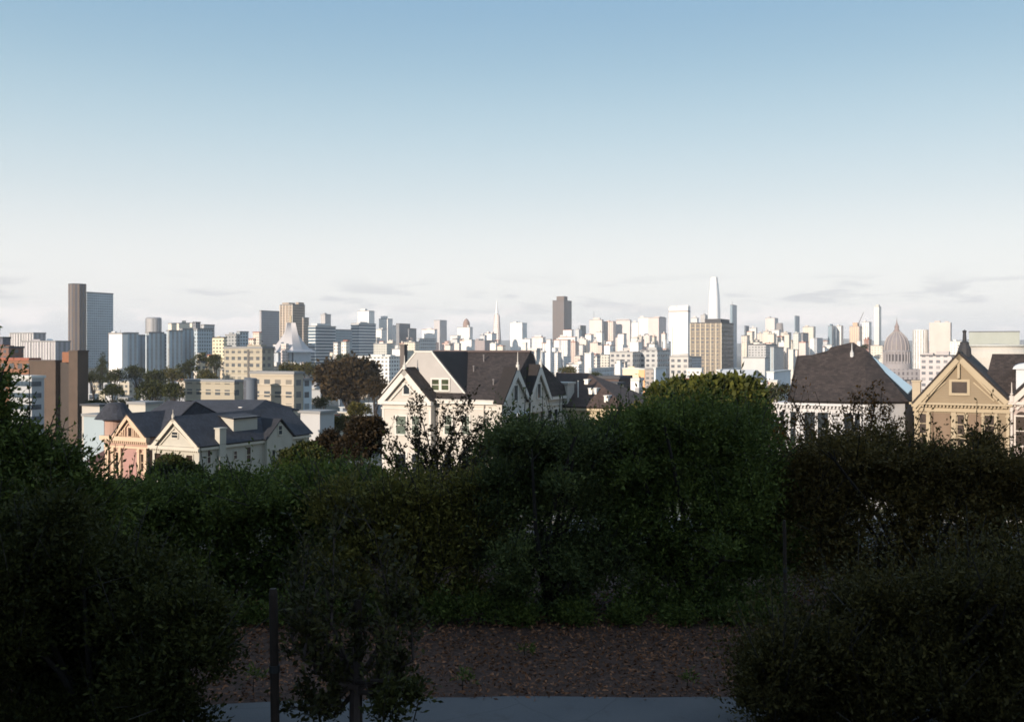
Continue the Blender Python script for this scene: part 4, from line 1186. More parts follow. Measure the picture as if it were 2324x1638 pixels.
bld('cream tower left of the white cluster middle', 1718, 1733, 1737, 757, 2600, CREAM, 'vert', name='apartment_tower')
bld('cream tower at the right end of the white cluster', 1772, 1788, 1796, 755, 2500, CREAM, 'vert', name='apartment_tower')
round_tower('dark domed top peeping over the white cluster', 1760, 1778, 733, 2900, (.28, .26, .26), 'grid', cap=.9)
bld('blue glass tower left of the dark-sided cream block', 1803, 1805, 1826, 717, 2700, GLASSB, 'glass', name='glass_tower')
bld('cream block with a dark lower front', 1822, 1846, 1851, 742, 2400, CREAM, 'grid', name='office_block')
bld('dark flat block in front of the cream block', 1818, 1822, 1850, 756, 2000, (.15, .155, .17), 'grid', 'dark', name='office_block')
bld('pale green-grey block left of the dark flat block', 1800, 1812, 1820, 757, 2100, (.52, .54, .50), 'grid', name='office_block')
round_tower('slender white cylinder behind the steep dark roof', 1838, 1850, 767, 1700, WHITE, 'plain', cap=.1)
bld('grey-blue block right of the slender white cylinder', 1850, 1854, 1880, 768, 1800, (.38, .40, .44), 'grid', name='office_block')
bld('teal glass tower, left of a pair behind the steep dark roof', 1879, 1888, 1900, 740, 2500, GLASSB, 'glass', name='glass_tower')
bld('white tower with dark side, right of a pair behind the steep dark roof', 1898, 1909, 1914, 740, 2550, WHITE, 'vert', name='apartment_tower')
bld('orange-tan stepped tower behind the dark roof peak', 1928, 1950, 1960, 741, 2600, (.60, .42, .28), 'vert', name='hotel_tower', pent=((.25, .75, .2, .8, 8),))
bld('white tower with square top beside the orange-tan tower', 1957, 1972, 1978, 731, 2500, WHITE, 'vert', name='apartment_tower')
def crane():
    D = 2800; p = at(1954, 735, D); k = D / F
    zb = ground_z(p.x, D)
    o = thing('tower_crane', 'thin dark construction crane above the orange-tan tower', 'crane', (p.x, D, zb))
    m = MB(); m.tube((0, 0, 0), (0, 0, p.z - zb), 1.3, 1.3, 4); m.build('mast', paint((.14, .12, .12)), o)
    m = MB(); m.tube((-6 * k, 0, p.z - zb - 1), (6 * k, 0, p.z - zb + 27 * k), 1.2, .8, 4); m.build('jib', paint((.14, .12, .12)), o)
    m = MB(); m.box(-10 * k, -5 * k, -2, 2, p.z - zb - 4, p.z - zb); m.build('counterweight', paint((.2, .2, .2)), o)
crane()
bld('tall slender pale tower left of the big dome', 1985, 1994, 2007, 696, 2700, (.60, .58, .52), 'vert', name='apartment_tower', pent=((.3, 1.0, 0, .5, 4),), ribs=4)
bld('reddish brown block at the foot of the white square-topped tower', 1961, 1972, 1978, 772, 1500, (.22, .11, .09), 'grid', 'red', name='brick_block', pent=((.1, .3, .1, .3, 4), (.6, .9, .1, .4, 5)))
bld('cream civic block left of the big dome', 1976, 2003, 2012, 785, 1450, CREAM, 'grid', name='civic_block')
bld('grey civic block just left of the big dome', 1998, 2010, 2030, 792, 1500, (.42, .43, .45), 'grid', name='civic_block')
def city_dome():
    D = 1330; X = tx(2055) * D; k = D / F
    zb = ground_z(X, D) - 3
    z = lambda py: (HY - py) * k - zb
    o = thing('city_hall', 'mauve-grey domed city hall with tall drum and pointed lantern', 'civic building', (X, D + 30, zb))
    st = paint((.27, .25, .255), .1, .08); lead = paint((.20, .18, .185), .15, .06)
    K = (D + 30) / D
    m = MB(); m.box(-62, 62, -14, 50, 0, z(862)); m.build('wall', facade((.27, .25, .255), (.10, .09, .10), 6, 8, .4, .6), o)
    m = MB(); m.box(-26, 26, -20, 26, z(862), z(838)); m.build('attic', facade((.27, .25, .255), (.10, .09, .10), 6, 7, .4, .6), o)
    m = MB(); m.lathe([(31 * k, z(845)), (31 * k, z(826)), (28 * k, z(824)), (28 * k, z(800)), (30 * k, z(799)), (30 * k, z(796)), (28 * k, z(795))], 0, 0, 32); m.build('drum', st, o)
    for i in range(24):
        a = 2 * math.pi * i / 24
        m = MB(); c, s_ = math.cos(a), math.sin(a); r = 29.2 * k
        m.tube((r * c, r * s_, z(826)), (r * c, r * s_, z(798)), 1.1, 1.0, 6); m.build('column', st, o)
    for i in range(24):
        a = 2 * math.pi * (i + .5) / 24; r = 28.1 * k; c, s_ = math.cos(a), math.sin(a); t_ = (-s_, c); hw = 1.3
        m = MB(); m.poly([((r + .15) * c + t_[0] * q, (r + .15) * s_ + t_[1] * q, zz) for q, zz in ((-hw, z(820)), (hw, z(820)), (hw, z(804)), (-hw, z(804)))]); m.build('window', paint((.05, .045, .05)), o)
    prof = [(28 * k, z(795)), (27.6 * k, z(787)), (25.5 * k, z(776)), (21.5 * k, z(767)), (15.5 * k, z(760)), (9.5 * k, z(754)), (7.5 * k, z(752))]
    m = MB(); m.lathe(prof, 0, 0, 32); d = m.build('dome', lead, o, True)
    for i in range(16):
        a = 2 * math.pi * i / 16
        m = MB()
        for (r0, z0), (r1, z1) in zip(prof, prof[1:]): m.tube((r0 * math.cos(a), r0 * math.sin(a), z0), (r1 * math.cos(a), r1 * math.sin(a), z1), .7, .7, 5)
        m.build('rib', paint((.33, .29, .27)), d)
    m = MB(); m.lathe([(7.5 * k, z(752)), (7 * k, z(749)), (5.2 * k, z(748)), (4.8 * k, z(741)), (5.4 * k, z(740)), (3.4 * k, z(736)), (1.4 * k, z(731)), (.6 * k, z(724)), (0, z(717))], 0, 0, 14); m.build('lantern', paint((.25, .20, .19)), o)
city_dome()
round_tower('white round-cornered tower right of the big dome', 2072, 2106, 747, 1900, WHITE, 'vert', cap=.08)
bld('plain cream slab right of the white round-cornered tower', 2109, 2157, 2160, 733, 1850, (.52, .46, .42), 'plain', 'pale', name='office_slab')
bld('low pale block between the cream slab and the tan gable', 2156, 2184, 2190, 776, 1500, (.68, .66, .62), 'grid', 'pale', name='office_block')
bld('long pale civic block behind the tan gable left slope', 2088, 2160, 2175, 808, 1100, (.48, .44, .43), 'coarse', 'dark', name='civic_block', pent=((.05, .4, .1, .5, 4), (.5, .9, .1, .5, 8)))
bld('wide grey-green arena block with a dark roof band', 2199, 2314, 2330, 753, 1500, (.32, .34, .30), 'plain', 'dark', name='concert_hall')
def curved_hall():
    D = 1300; k = D / F; x0, x1 = tx(2206) * D, tx(2380) * D
    zb = ground_z(x0, D) - 3
    o = thing('concert_hall', 'cream concert hall with a rounded glass front at the right edge', 'building', ((x0 + x1) / 2, D + 40, zb))
    W_ = (x1 - x0) / 2
    m = MB(); prof = [(W_, 0), (W_ * .99, (HY - 812) * k - zb), (W_ * .95, (HY - 798) * k - zb), (W_ * .85, (HY - 787) * k - zb), (W_ * .7, (HY - 783) * k - zb), (0, (HY - 780) * k - zb)]
    m.lathe(prof, 0, 0, 40); m.build('wall', paint((.46, .43, .38), .1, .03), o, True)
    m = MB(); z1 = (HY - 786) * k - zb; m.lathe([(W_ * .9, z1), (W_ * .92, z1 + .4), (W_ * .92, z1 + 2.2), (0, z1 + 2.6)], 0, 0, 40); m.build('roof', paint((.45, .46, .43)), o, True)
curved_hall()
# --- nearer blocks in front of the downtown
bld('grey apartment row with dark windows, left of three below downtown', 1384, 1436, 1453, 800, 1300, (.42, .41, .39), 'coarse', name='apartment_block')
bld('grey apartment row with dark windows, middle of three below downtown', 1452, 1492, 1520, 796, 1320, (.42, .42, .41), 'coarse', name='apartment_block', pent=((.3, .8, .2, .7, 6),))
bld('grey apartment row with dark windows, under the bright white tower', 1520, 1562, 1570, 810, 1150, (.46, .44, .41), 'coarse', name='apartment_block', pent=((.5, .95, .2, .7, 4),))
bld('blue-shaded block at the left foot of the bronze grid slab', 1563, 1567, 1592, 811, 1250, (.38, .41, .44), 'grid', name='apartment_block')
bld('cream apartment row with small windows, left of the grey rows', 1345, 1382, 1392, 806, 1350, (.54, .51, .45), 'grid', name='apartment_block')
bld('long low pale blue shed with a row of windows', 1335, 1342, 1413, 838, 950, (.46, .50, .53), 'grid', 'pale', name='low_block')
bld('cream block with a bright orange end beside the brown-grey block', 1413, 1450, 1452, 838, 800, (.74, .60, .40), 'plain', 'pale', name='low_block')
bld('bright orange block beside the cream low block', 1449, 1463, 1466, 839, 790, (.74, .40, .20), 'plain', 'pale', name='low_block')
bld('brown-grey block with a white strip right of the orange one', 1464, 1483, 1488, 839, 780, (.34, .30, .27), 'grid', 'grey', name='low_block')
bld('pale blue shaded block right of the brown-grey block', 1484, 1488, 1512, 837, 770, (.56, .60, .63), 'plain', 'pale', name='low_block')
bld('low white block left of the striped hall', 1558, 1592, 1596, 838, 900, (.66, .63, .60), 'grid', 'pale', name='low_block')
bld('light grey windowless block right of the bronze grid slab', 1686, 1736, 1744, 813, 1100, (.46, .47, .47), 'plain', 'grey', name='low_block')
bld('grey mid-rise with a dark top right of the bronze grid slab', 1698, 1738, 1762, 783, 1350, (.40, .40, .40), 'grid', 'dark', name='office_block')
bld('pale teal block left of the steep dark roof', 1748, 1756, 1812, 789, 1250, (.36, .43, .46), 'vert', 'grey', name='office_block')
bld('dark-windowed grey block behind the pale teal block', 1738, 1744, 1764, 783, 1500, (.24, .24, .25), 'grid', 'dark', name='office_block')
def sloped_hall():
    D = 640; k = D / F
    (ox, oy), w1, w2 = place(1618, 1690, 1780, D)
    zb = ground_z(ox, oy) - 3; z1 = (HY - 866) * k - zb; z2 = (HY - 841) * k - zb
    o = thing('market_hall', 'long low white hall with a sloping pale roof below the bronze grid slab', 'hall', (ox, oy, zb), -TH)
    m = MB(); m.box(0, w1, 0, w2, 0, z1); m.build('wall', facade((.60, .61, .62), (.10, .12, .14), 5, 4, .5, .4), o)
    m = MB(); m.slab([(-1, -1, z1), (w1 + 1, -1, z1), (w1 + 1, w2 * .5, z2), (-1, w2 * .5, z2)], .4); m.slab([(-1, w2 * .5, z2), (w1 + 1, w2 * .5, z2), (w1 + 1, w2 + 1, z1), (-1, w2 + 1, z1)], .4); m.build('roof', paint((.60, .59, .57), .1, .1), o)
    m = MB(); m.prism_x([(0, z1), (w2, z1), (w2 * .5, z2 - .4)], 0, w1); m.build('gable', paint((.62, .62, .62)), o)
sloped_hall()
bld('low pale shed with stripes left of the sloping white hall', 1626, 1634, 1692, 842, 720, (.56, .60, .63), 'vert', 'pale', name='low_block')
bld('white flat-roofed shed right of the sloping white hall', 1740, 1756, 1810, 846, 720, (.60, .63, .66), 'plain', 'pale', name='low_block')
bld('dark brown flat-roofed box behind the brown hipped roof', 1358, 1404, 1431, 860, 210, (.075, .05, .045), 'plain', 'dark', name='flat_house', cat='house')
bld('cream gabled wall in front of the dark brown box', 1366, 1399, 1402, 874, 195, (.58, .50, .36), 'plain', 'dark', name='flat_house', cat='house')
bld('white house front with two dark windows beside the lit tree', 1430, 1450, 1456, 864, 330, (.70, .68, .66), 'coarse', 'pale', name='flat_house', cat='house')
bld('small red-roofed house above the lit tree', 1548, 1566, 1572, 864, 420, (.45, .30, .28), 'grid', 'red', name='flat_house', cat='house')
bld('white house above the lit tree, right of the red roof', 1570, 1586, 1592, 863, 430, (.66, .64, .60), 'grid', 'pale', name='flat_house', cat='house')
# --- left, nearer: tan apartment blocks
bld('tan apartment tower with rows of small windows and a dark slot', 509, 595, 622, 791, 520, (.345, .31, .245), 'grid', 'grey', name='apartment_block', bands=0, pent=((.55, .9, .2, .7, 4),))
def slot():
    o = [a for a in C.objects if a.get('label', '').startswith('tan apartment tower with rows')][0]
    (ox, oy), w1, w2 = place(509, 595, 622, 520); H = (HY - 791) / F * 520 - o.location.z
    m = MB(); m.box(w1 * .62, w1 * .68, -.15, .0, 0, H - .5); m.build('slot', paint((.09, .085, .08)), o)
    for k in range(9):
        z = H - 1.0 - k * 2.95
        m = MB(); m.box(-.25, w1 * .62, -.45, 0, z - .16, z + .16); m.box(w1 * .68, w1 + .2, -.45, 0, z - .16, z + .16); m.build('balcony_ledge', paint((.44, .395, .30)), o)
slot()
def flats(label, a, s_, b, yt, D, wl, floors, name='apartment_block'):
    o = bld(label, a, s_, b, yt, D, wl, 'grid', 'grey', name=name)
    (ox, oy), w1, w2 = place(a, s_, b, D); H = (HY - yt) / F * D - o.location.z
    for k in range(floors):
        z = H - .3 - k * 3.0
        m = MB(); m.box(-.2, w1 + .2, -.4, 0, z - .18, z + .18); m.build('balcony_ledge', paint(tuple(min(.8, c * 1.2) for c in wl)), o)
    return o
flats('long tan apartment block with many small windows behind the dark roofs', 420, 532, 556, 867, 330, (.32, .285, .22), 5)
flats('tan apartment block with a brown end wall and blue balcony side', 570, 667, 688, 849, 300, (.36, .315, .25), 7)
bld('narrow pale blue block at the right end of the tan apartment block', 686, 689, 702, 864, 310, (.48, .53, .56), 'grid', name='apartment_block')
round_tower('dark blue round stair tower beside the tan apartment block', 553, 584, 857, 295, (.10, .12, .15), 'vert', cap=.1)
bld('white flat-roofed box house behind the cream house gable', 682, 726, 745, 938, 170, (0.37, 0.37, 0.37), 'plain', 'grey', name='flat_house', cat='house')
bld('small light blue flat house left of the pink turret', 190, 236, 246, 946, 190, (0.29, 0.35, 0.38), 'plain', 'grey', name='flat_house', cat='house')
bld('low white shed with flat roof above the pink house roof', 292, 330, 340, 918, 200, (0.42, 0.40, 0.35), 'plain', 'grey', name='flat_house', cat='house')
bld('pale long roofed house left above the pink turret', 186, 226, 240, 922, 240, (0.41, 0.38, 0.34), 'plain', 'dark', name='flat_house', cat='house')
def long_roof():
    # another dark-roofed row house behind the pink and cream pair
    h = House('victorian_house', 'long dark-roofed house behind the pink and cream gables', 372, s=17.0)
    o = h.o; W = h.f(560); ze = h.f(460, 935)[1]; rz = h.f(460, 907, 5)[1]
    m = MB(); m.box(0, W, 0, 10, 0, ze); m.build('wall', paint((.45, .46, .47)), o)
    m = MB(); m.slab([(-.5, -.5, ze), (W + .5, -.5, ze), (W - 1, 5, rz + .3), (1.5, 5, rz)], .2); m.slab([(W + .5, 10.5, ze), (-.5, 10.5, ze), (1.5, 5, rz), (W - 1, 5, rz + .3)], .2)
    m.slab([(W + .5, -.5, ze), (W + .5, 10.5, ze), (W - 1, 5, rz + .3)], .2); m.slab([(-.5, 10.5, ze), (-.5, -.5, ze), (1.5, 5, rz)], .2); r_ = m.build('roof', BLUEROOF, o)
    for px in (493, 548):
        x, z = h.f(px, 928, 2); m = MB(); m.box(x - .3, x + .3, 1.7, 2.3, z - 1, z + .3); m.build('vent', paint((.6, .58, .55)), r_)
long_roof()
# --- small houses among the trees
rs = random.Random(21)
def cluster(n, xr, yr, Dr, cols, label, group, name, cat, wr=(10, 26), st_=('fine', 'plain', 'grid'), roofs=('grey', 'pale', 'red', 'dark'), low=None):
    for _ in range(n):
        x = rs.uniform(*xr); wd = rs.uniform(*wr); D = rs.uniform(*Dr); yt = rs.uniform(*yr)
        # keep each top above the ground at that depth
        g = HY - ground_z(tx(x) * D, D) * F / D
        yt = min(yt, g - 4 * F / D)
        if low: yt = g - rs.uniform(*low) * F / D
        c = rs.choice(cols); k = rs.uniform(.85, 1.1); c = tuple(round(min(.8, q * k), 2) for q in c)
        bld(label, x - wd * .6, x + wd * .15, x + wd * .5, yt, D, c, rs.choice(st_), rs.choice(roofs), name=name, cat=cat, group=group)
WH = [WHITE, WHITE, (.68, .62, .56), (.70, .70, .70), PINK]
cluster(34, (1205, 1520), (770, 812), (1500, 2300), WH, 'small white block in the pale jumble below the dark granite tower', 'white blocks below the granite tower', 'small_block', 'building')
cluster(14, (1290, 1420), (800, 836), (1000, 1450), WH, 'low pale house on the slope behind the brown hipped roof', 'pale houses behind the brown hipped roof', 'small_house', 'house')
cluster(16, (1690, 1800), (752, 782), (1900, 2500), [WHITE, CREAM, (.66, .58, .48)], 'small cream block crowded right of the bronze grid slab', 'cream blocks right of the bronze slab', 'small_block', 'building', (9, 18))
cluster(14, (850, 1130), (760, 786), (2000, 2600), [WHITE, CREAM, PINK, LGREY], 'small pale block along the ridge line of the slate roof', 'pale blocks above the slate roof', 'small_block', 'building', (9, 22))
cluster(10, (1820, 1990), (770, 795), (1700, 2200), [WHITE, LGREY, CREAM], 'small pale block behind the steep dark roof', 'pale blocks behind the steep dark roof', 'small_block', 'building', (9, 18))
cluster(30, (195, 420), (842, 925), (330, 900), [(.42, .42, .43), (.34, .35, .37), (.28, .32, .36), (.42, .38, .31)], 'small pale house among the dark trees right of the brick tower', 'houses among the trees right of the brick tower', 'small_house', 'house', (12, 30), ('coarse', 'plain', 'grid'), low=(6, 10))
cluster(20, (700, 860), (880, 930), (330, 800), [(.42, .42, .43), (.34, .35, .37), (.28, .32, .36), (.42, .38, .31)], 'small white-roofed house below the round brown tree', 'white roofs below the round brown tree', 'small_house', 'house', (14, 34), ('coarse', 'plain', 'grid'), ('pale', 'pale', 'red', 'grey'), low=(6, 10))
cluster(12, (440, 520), (800, 850), (600, 900), [WHITE, CREAM, TAN], 'small tan house on the wooded slope left of the tan apartment tower', 'houses on the wooded slope', 'small_house', 'house', (10, 18))
cluster(12, (1580, 1780), (862, 884), (420, 640), [WHITE, LGREY, CREAM], 'low pale house behind the lit tree crown', 'pale houses behind the lit tree', 'small_house', 'house', (12, 26))
WARM = [WHITE, (.70, .66, .60), (.66, .58, .53), (.62, .56, .48)]
cluster(30, (1300, 1560), (752, 790), (2000, 2500), WARM, 'small cream-white block packed between the towers left of the bright white tower', 'blocks packed left of the bright white tower', 'small_block', 'building', (9, 18))
cluster(18, (1690, 1830), (775, 800), (1500, 2000), WARM, 'low cream-white block packed in front of the towers right of the bronze slab', 'low blocks right of the bronze slab', 'small_block', 'building', (10, 22))
cluster(16, (850, 1240), (768, 790), (1700, 2200), WARM, 'low cream-white block just over the long slate ridge', 'low blocks over the slate ridge', 'small_block', 'building', (10, 22))
cluster(16, (470, 800), (770, 800), (1000, 1500), WARM + [LGREY], 'small pale block around the feet of the cathedral and banded offices', 'pale blocks around the cathedral', 'small_block', 'building', (9, 20))
# ---------------------------------------------------------------- trees and shrubs
rng = np.random.default_rng(7)
def leaf_mesh(name, P, Dr, size, mat, parent, aspect=.45):
    """one rhombic leaf at each point P, pointing along Dr"""
    n = len(P)
    Dn = Dr / np.linalg.norm(Dr, axis=1, keepdims=True)
    rv = rng.normal(size=(n, 3))
    S = np.cross(Dn, rv); S /= np.linalg.norm(S, axis=1, keepdims=True) + 1e-9
    L = (size * rng.uniform(.6, 1.3, n))[:, None]
    V = np.empty((n, 4, 3), dtype=np.float32)
    V[:, 0] = P; V[:, 2] = P + Dn * L
    mid = P + Dn * L * .5
    V[:, 1] = mid + S * L * aspect * .5; V[:, 3] = mid - S * L * aspect * .5
    me = bpy.data.meshes.new(name)
    me.vertices.add(4 * n); me.loops.add(4 * n); me.polygons.add(n)
    me.vertices.foreach_set('co', V.ravel())
    me.loops.foreach_set('vertex_index', np.arange(4 * n, dtype=np.int32))
    me.polygons.foreach_set('loop_start', np.arange(0, 4 * n, 4, dtype=np.int32))
    me.update(); me.validate()
    me.materials.append(mat)
    o = bpy.data.objects.new(name, me); C.objects.link(o)
    if parent: o.parent = parent
    return o
def shoots(blobs, n, length, per, up=.5, inner=.45, droop=0.0, base=None):
    """leaf positions along twigs that start inside the blobs and grow outwards and up"""
    B = np.array(blobs, dtype=float)
    wgt = (B[:, 3] * B[:, 5]) ; wgt = wgt / wgt.sum()
    k = rng.choice(len(B), n, p=wgt)
    d = rng.normal(size=(n, 3)); d /= np.linalg.norm(d, axis=1, keepdims=True)
    d[:, 2] = np.where(d[:, 2] < -.35, -d[:, 2], d[:, 2])
    rad = inner + (1 - inner) * rng.random(n) ** .7
    # lumpy outline
    ph = np.sin(d[:, 0] * 5 + k) * np.sin(d[:, 1] * 4.1 + 2 * k) * np.sin(d[:, 2] * 4.7 + 3 * k)
    rad *= (1 + .22 * ph)
    rr = np.maximum(B[k, 3:6] * .5, B[k, 3:6] - .45 * length)
    st_ = B[k, :3] + d * rr * rad[:, None]
    g = d + np.array([0, 0, up]) + rng.normal(size=(n, 3)) * .45
    g /= np.linalg.norm(g, axis=1, keepdims=True)
    ln = length * rng.uniform(.4, 1.3, n)
    u = (np.arange(per) + rng.random((n, per))) / per
    P = st_[:, None, :] + g[:, None, :] * (u * ln[:, None])[:, :, None]
    P[:, :, 2] -= droop * (u * ln[:, None]) ** 2
    Dr = g[:, None, :] + rng.normal(size=(n, per, 3)) * .8
    return P.reshape(-1, 3), Dr.reshape(-1, 3), st_, st_ + g * ln[:, None]
def limbs(m, base, blobs, r, rnd, split=2):
    base = Vector(base)
    for b in blobs:
        c = Vector(b[:3])
        fork = base + (c - base) * .45 + Vector((rnd.uniform(-.1, .1), rnd.uniform(-.1, .1), .12)) * (c - base).length * .5
        m.tube(base, fork, r, r * .62, 7); m.tube(fork, c, r * .62, r * .3, 6)
        for _ in range(split):
            e = c + Vector([rnd.uniform(-1, 1) * b[3 + i] * .75 for i in range(3)])
            m.tube(c - (c - fork) * .15, e, r * .28, r * .08, 5)
def plant(name, label, cat, D, blobs_px, n, length, per, size, leaf, up=.5, inner=.45, aspect=.45, trunk=None, trunk_r=.06, depth=.8, group=None, ybase=None, limb=True, bk=None, seed=1, stem='trunk', leafname='crown', droop=0.0, sprigs=.045):
    """blobs_px: (px, py, radius px[, depth offset m]) at depth D; trunk: photo column of its foot"""
    rnd = random.Random(seed)
    bl = []
    for b in blobs_px:
        dd = D + (b[3] if len(b) > 3 else 0)
        p = at(b[0], b[1], dd); r = b[2] / F * dd
        bl.append((p.x, p.y, p.z, r, r * depth, r * (b[4] if len(b) > 4 else .95)))
    tX = tx(trunk if trunk is not None else np.mean([b[0] for b in blobs_px])) * D
    gz = ground_z(tX, D)
    o = thing(name, label, cat, (tX, D, gz), 0, group)
    loc = [(x - tX, y - D, z - gz, a, b_, c_) for x, y, z, a, b_, c_ in bl]
    if limb:
        m = MB()
        zf = max(.25, min(b[2] - b[5] * .6 for b in loc))
        m.tube((0, 0, -.3), (0, 0, zf * .6), trunk_r * 1.25, trunk_r, 9)
        limbs(m, (0, 0, zf * .55), loc if len(loc) < 16 else rnd.sample(loc, 12), trunk_r * .8 if len(loc) < 16 else trunk_r * .5, rnd)
        m.build(stem, bk or bark(), o)
    P, Dr, _, _ = shoots(loc, n, length, per, up, inner, droop)
    if sprigs:
        # longer whips that break the outline, with their own bare stems
        k = max(8, int(n * sprigs))
        P2, D2, sa, sb = shoots(loc, k, length * 2.3, per * 2, up + .5, .75, droop)
        P, Dr = np.concatenate([P, P2]), np.concatenate([Dr, D2])
        if limb:
            m = MB()
            for i in range(0, min(k, 260)): m.tube(sa[i], sb[i], length * .03, length * .012, 3)
            m.build('twig' if False else 'branch', bk or bark(), o)
    ok = P[:, 2] > .02
    leaf_mesh(leafname, P[ok], Dr[ok], size, leaf, o, aspect)
    return o

# far trees: crowns of leaf clumps
L_DARK = leafm((.014, .020, .010)); L_OLIVE = leafm((.026, .030, .014)); L_BROWN = leafm((.017, .015, .012), .4); L_GREEN = leafm((.024, .036, .014)); L_RED = leafm((.009, .008, .007), .4)
def far_tree(label, px, yt, wpx, hpx, D, leaf, n=700, group=None, name='tree', lumps=7, seed=0):
    rnd = random.Random(seed * 31 + int(px))
    bl = []
    for i in range(lumps):
        bl.append((px + rnd.uniform(-.32, .32) * wpx, yt + hpx * rnd.uniform(.28, .75), wpx * rnd.uniform(.20, .30), rnd.uniform(-.2, .2) * wpx / F * D))
    bl.append((px, yt + hpx * .5, wpx * .33)); bl.append((px + rnd.uniform(-.1, .1) * wpx, yt + hpx * .25, min(wpx, hpx) * .24))
    s = max(wpx / F * D * .06, 1.3 * D / F)
    return plant(name, label, 'tree', D, bl, n, s * 1.6, 3, s * 1.1, leaf, .2, .5, .6, trunk=px, trunk_r=wpx / F * D * .03, group=group, seed=seed, sprigs=0)
def cypress(label, px, yt, wpx, hpx, D, leaf, n=500):
    bl = [(px, yt + hpx * u, wpx * .5 * (.45 + .6 * u), 0, 1.5) for u in (.15, .35, .55, .75, .9)]
    s = 1.5 * D / F
    return plant('cypress_tree', label, 'tree', D, bl, n, s * 2, 3, s * 1.2, leaf, 1.2, .4, .5, trunk=px, trunk_r=.3, sprigs=0)
far_tree('large round brown-green tree with a domed crown left of the white corner house', 797, 812, 148, 112, 420, L_BROWN, 4200, lumps=12, seed=3)
far_tree('smaller brown tree on the right shoulder of the round brown tree', 850, 850, 60, 75, 380, L_BROWN, 1500, seed=4)
for i, (px, yt, wd, hh, D, lf, lab) in enumerate([
    (228, 806, 34, 60, 640, L_DARK, 'dark tree to the left of the bright white slab'), (262, 838, 60, 40, 560, L_DARK, 'dark tree below the bright white slab'),
    (310, 828, 60, 46, 640, L_DARK, 'dark tree below the recessed blue wing'), (212, 838, 44, 40, 520, L_DARK, 'dark tree against the right edge of the brick tower'),
    (352, 838, 70, 48, 560, L_DARK, 'dark tree under the rounded grey tower'), (395, 836, 60, 50, 600, L_OLIVE, 'olive tree under the flat cream hall'),
    (430, 812, 56, 56, 640, L_DARK, 'dark tree under the pale blue end wing'), (462, 796, 50, 60, 660, L_DARK, 'tall dark tree left of the yellow-cream block'),
    (492, 800, 44, 56, 620, L_DARK, 'dark tree against the tan apartment tower'), (470, 838, 60, 40, 520, L_OLIVE, 'olive tree low on the wooded slope'),
    (340, 868, 90, 50, 430, L_DARK, 'broad dark tree in the middle of the small pale houses'), (400, 870, 70, 46, 420, L_DARK, 'dark tree left of the long tan apartment block'),
    (255, 870, 60, 42, 450, L_DARK, 'dark tree between the pale houses beside the brick tower'), (285, 905, 56, 36, 330, L_OLIVE, 'olive tree above the pink turret'),
    (222, 904, 60, 44, 300, L_DARK, 'dark tree left above the pink turret'), (660, 828, 60, 24, 620, L_OLIVE, 'olive tree, left end of the hedge below the cathedral'),
    (700, 830, 60, 24, 610, L_OLIVE, 'olive tree, right part of the hedge below the cathedral'), (640, 840, 40, 20, 560, L_GREEN, 'green tree at the foot of the tan apartment tower'),
    (566, 786, 26, 14, 900, L_DARK, 'small dark bush on the hill left of the cathedral'), (612, 790, 24, 14, 900, L_DARK, 'round dark bush on the roof line beside the cathedral'),
    (778, 806, 40, 18, 800, L_DARK, 'dark tree top behind the round brown tree'), (735, 838, 50, 34, 460, L_OLIVE, 'olive tree on the left flank of the round brown tree'),
    (730, 905, 50, 26, 330, L_DARK, 'dark tree among the white roofs'), (820, 918, 60, 30, 250, L_OLIVE, 'olive tree beside the left gable of the white corner house'),
    (770, 948, 80, 44, 180, L_OLIVE, 'olive tree right of the white flat-roofed box house'), (1690, 880, 80, 30, 420, L_DARK, 'dark tree right of the lit tree'),
    (1745, 884, 80, 30, 380, L_DARK, 'dark tree left of the steep dark roof'), (1536, 862, 60, 26, 430, L_DARK, 'dark tree behind the top of the lit tree'),
    (1600, 858, 44, 34, 400, L_RED, 'reddish brown tree behind the top of the lit tree'), (1348, 850, 40, 16, 700, L_DARK, 'small dark tree behind the brown hipped roof'),
    (1240, 846, 40, 22, 600, L_DARK, 'small dark tree right of the white corner house roof'), (1290, 838, 44, 14, 800, L_OLIVE, 'olive tree among the pale houses behind the hipped roof'),
    (1960, 782, 20, 14, 1400, L_DARK, 'dark tree by the reddish brown block'), (1775, 876, 50, 22, 480, L_OLIVE, 'olive tree behind the dark tree left of the steep roof'),
    (1640, 868, 40, 18, 520, L_DARK, 'dark tree in front of the striped shed'), (605, 822, 26, 12, 800, L_GREEN, 'green shrub in front of the cathedral steps')]):
    far_tree(lab, px, yt, wd, hh, D, lf, 600 if D > 300 else 900, seed=i)
cypress('dark pointed cypress left of the bright white slab', 233, 800, 22, 46, 600, L_DARK)
# trees on the street in front of the houses
far_tree('lit round tree with yellow-green top right of the white corner house', 1600, 858, 250, 190, 46, leafm((.019, .027, .011), .5), 10000, lumps=14, seed=11, name='street_tree')
far_tree('smaller round tree touching the left side of the lit round tree', 1450, 915, 130, 130, 42, leafm((.020, .025, .011), .5), 5000, lumps=9, seed=12, name='street_tree')
far_tree('dark brownish tree left of the white corner house', 815, 935, 120, 150, 78, L_RED, 4200, lumps=9, seed=13, name='street_tree')
far_tree('sparse dark tree between the cream house and the white corner house', 745, 965, 90, 120, 84, L_RED, 2600, lumps=8, seed=14, name='street_tree')
far_tree('dark green tree in front of the cream house', 690, 1000, 120, 120, 60, L_DARK, 4000, lumps=8, seed=15, name='street_tree')
far_tree('dark tree hiding the foot of the pink house', 280, 1092, 160, 100, 50, L_DARK, 4000, lumps=9, seed=16, name='street_tree')
far_tree('dark green tree below the cream gable', 405, 1032, 120, 120, 52, L_DARK, 4000, lumps=9, seed=17, name='street_tree')
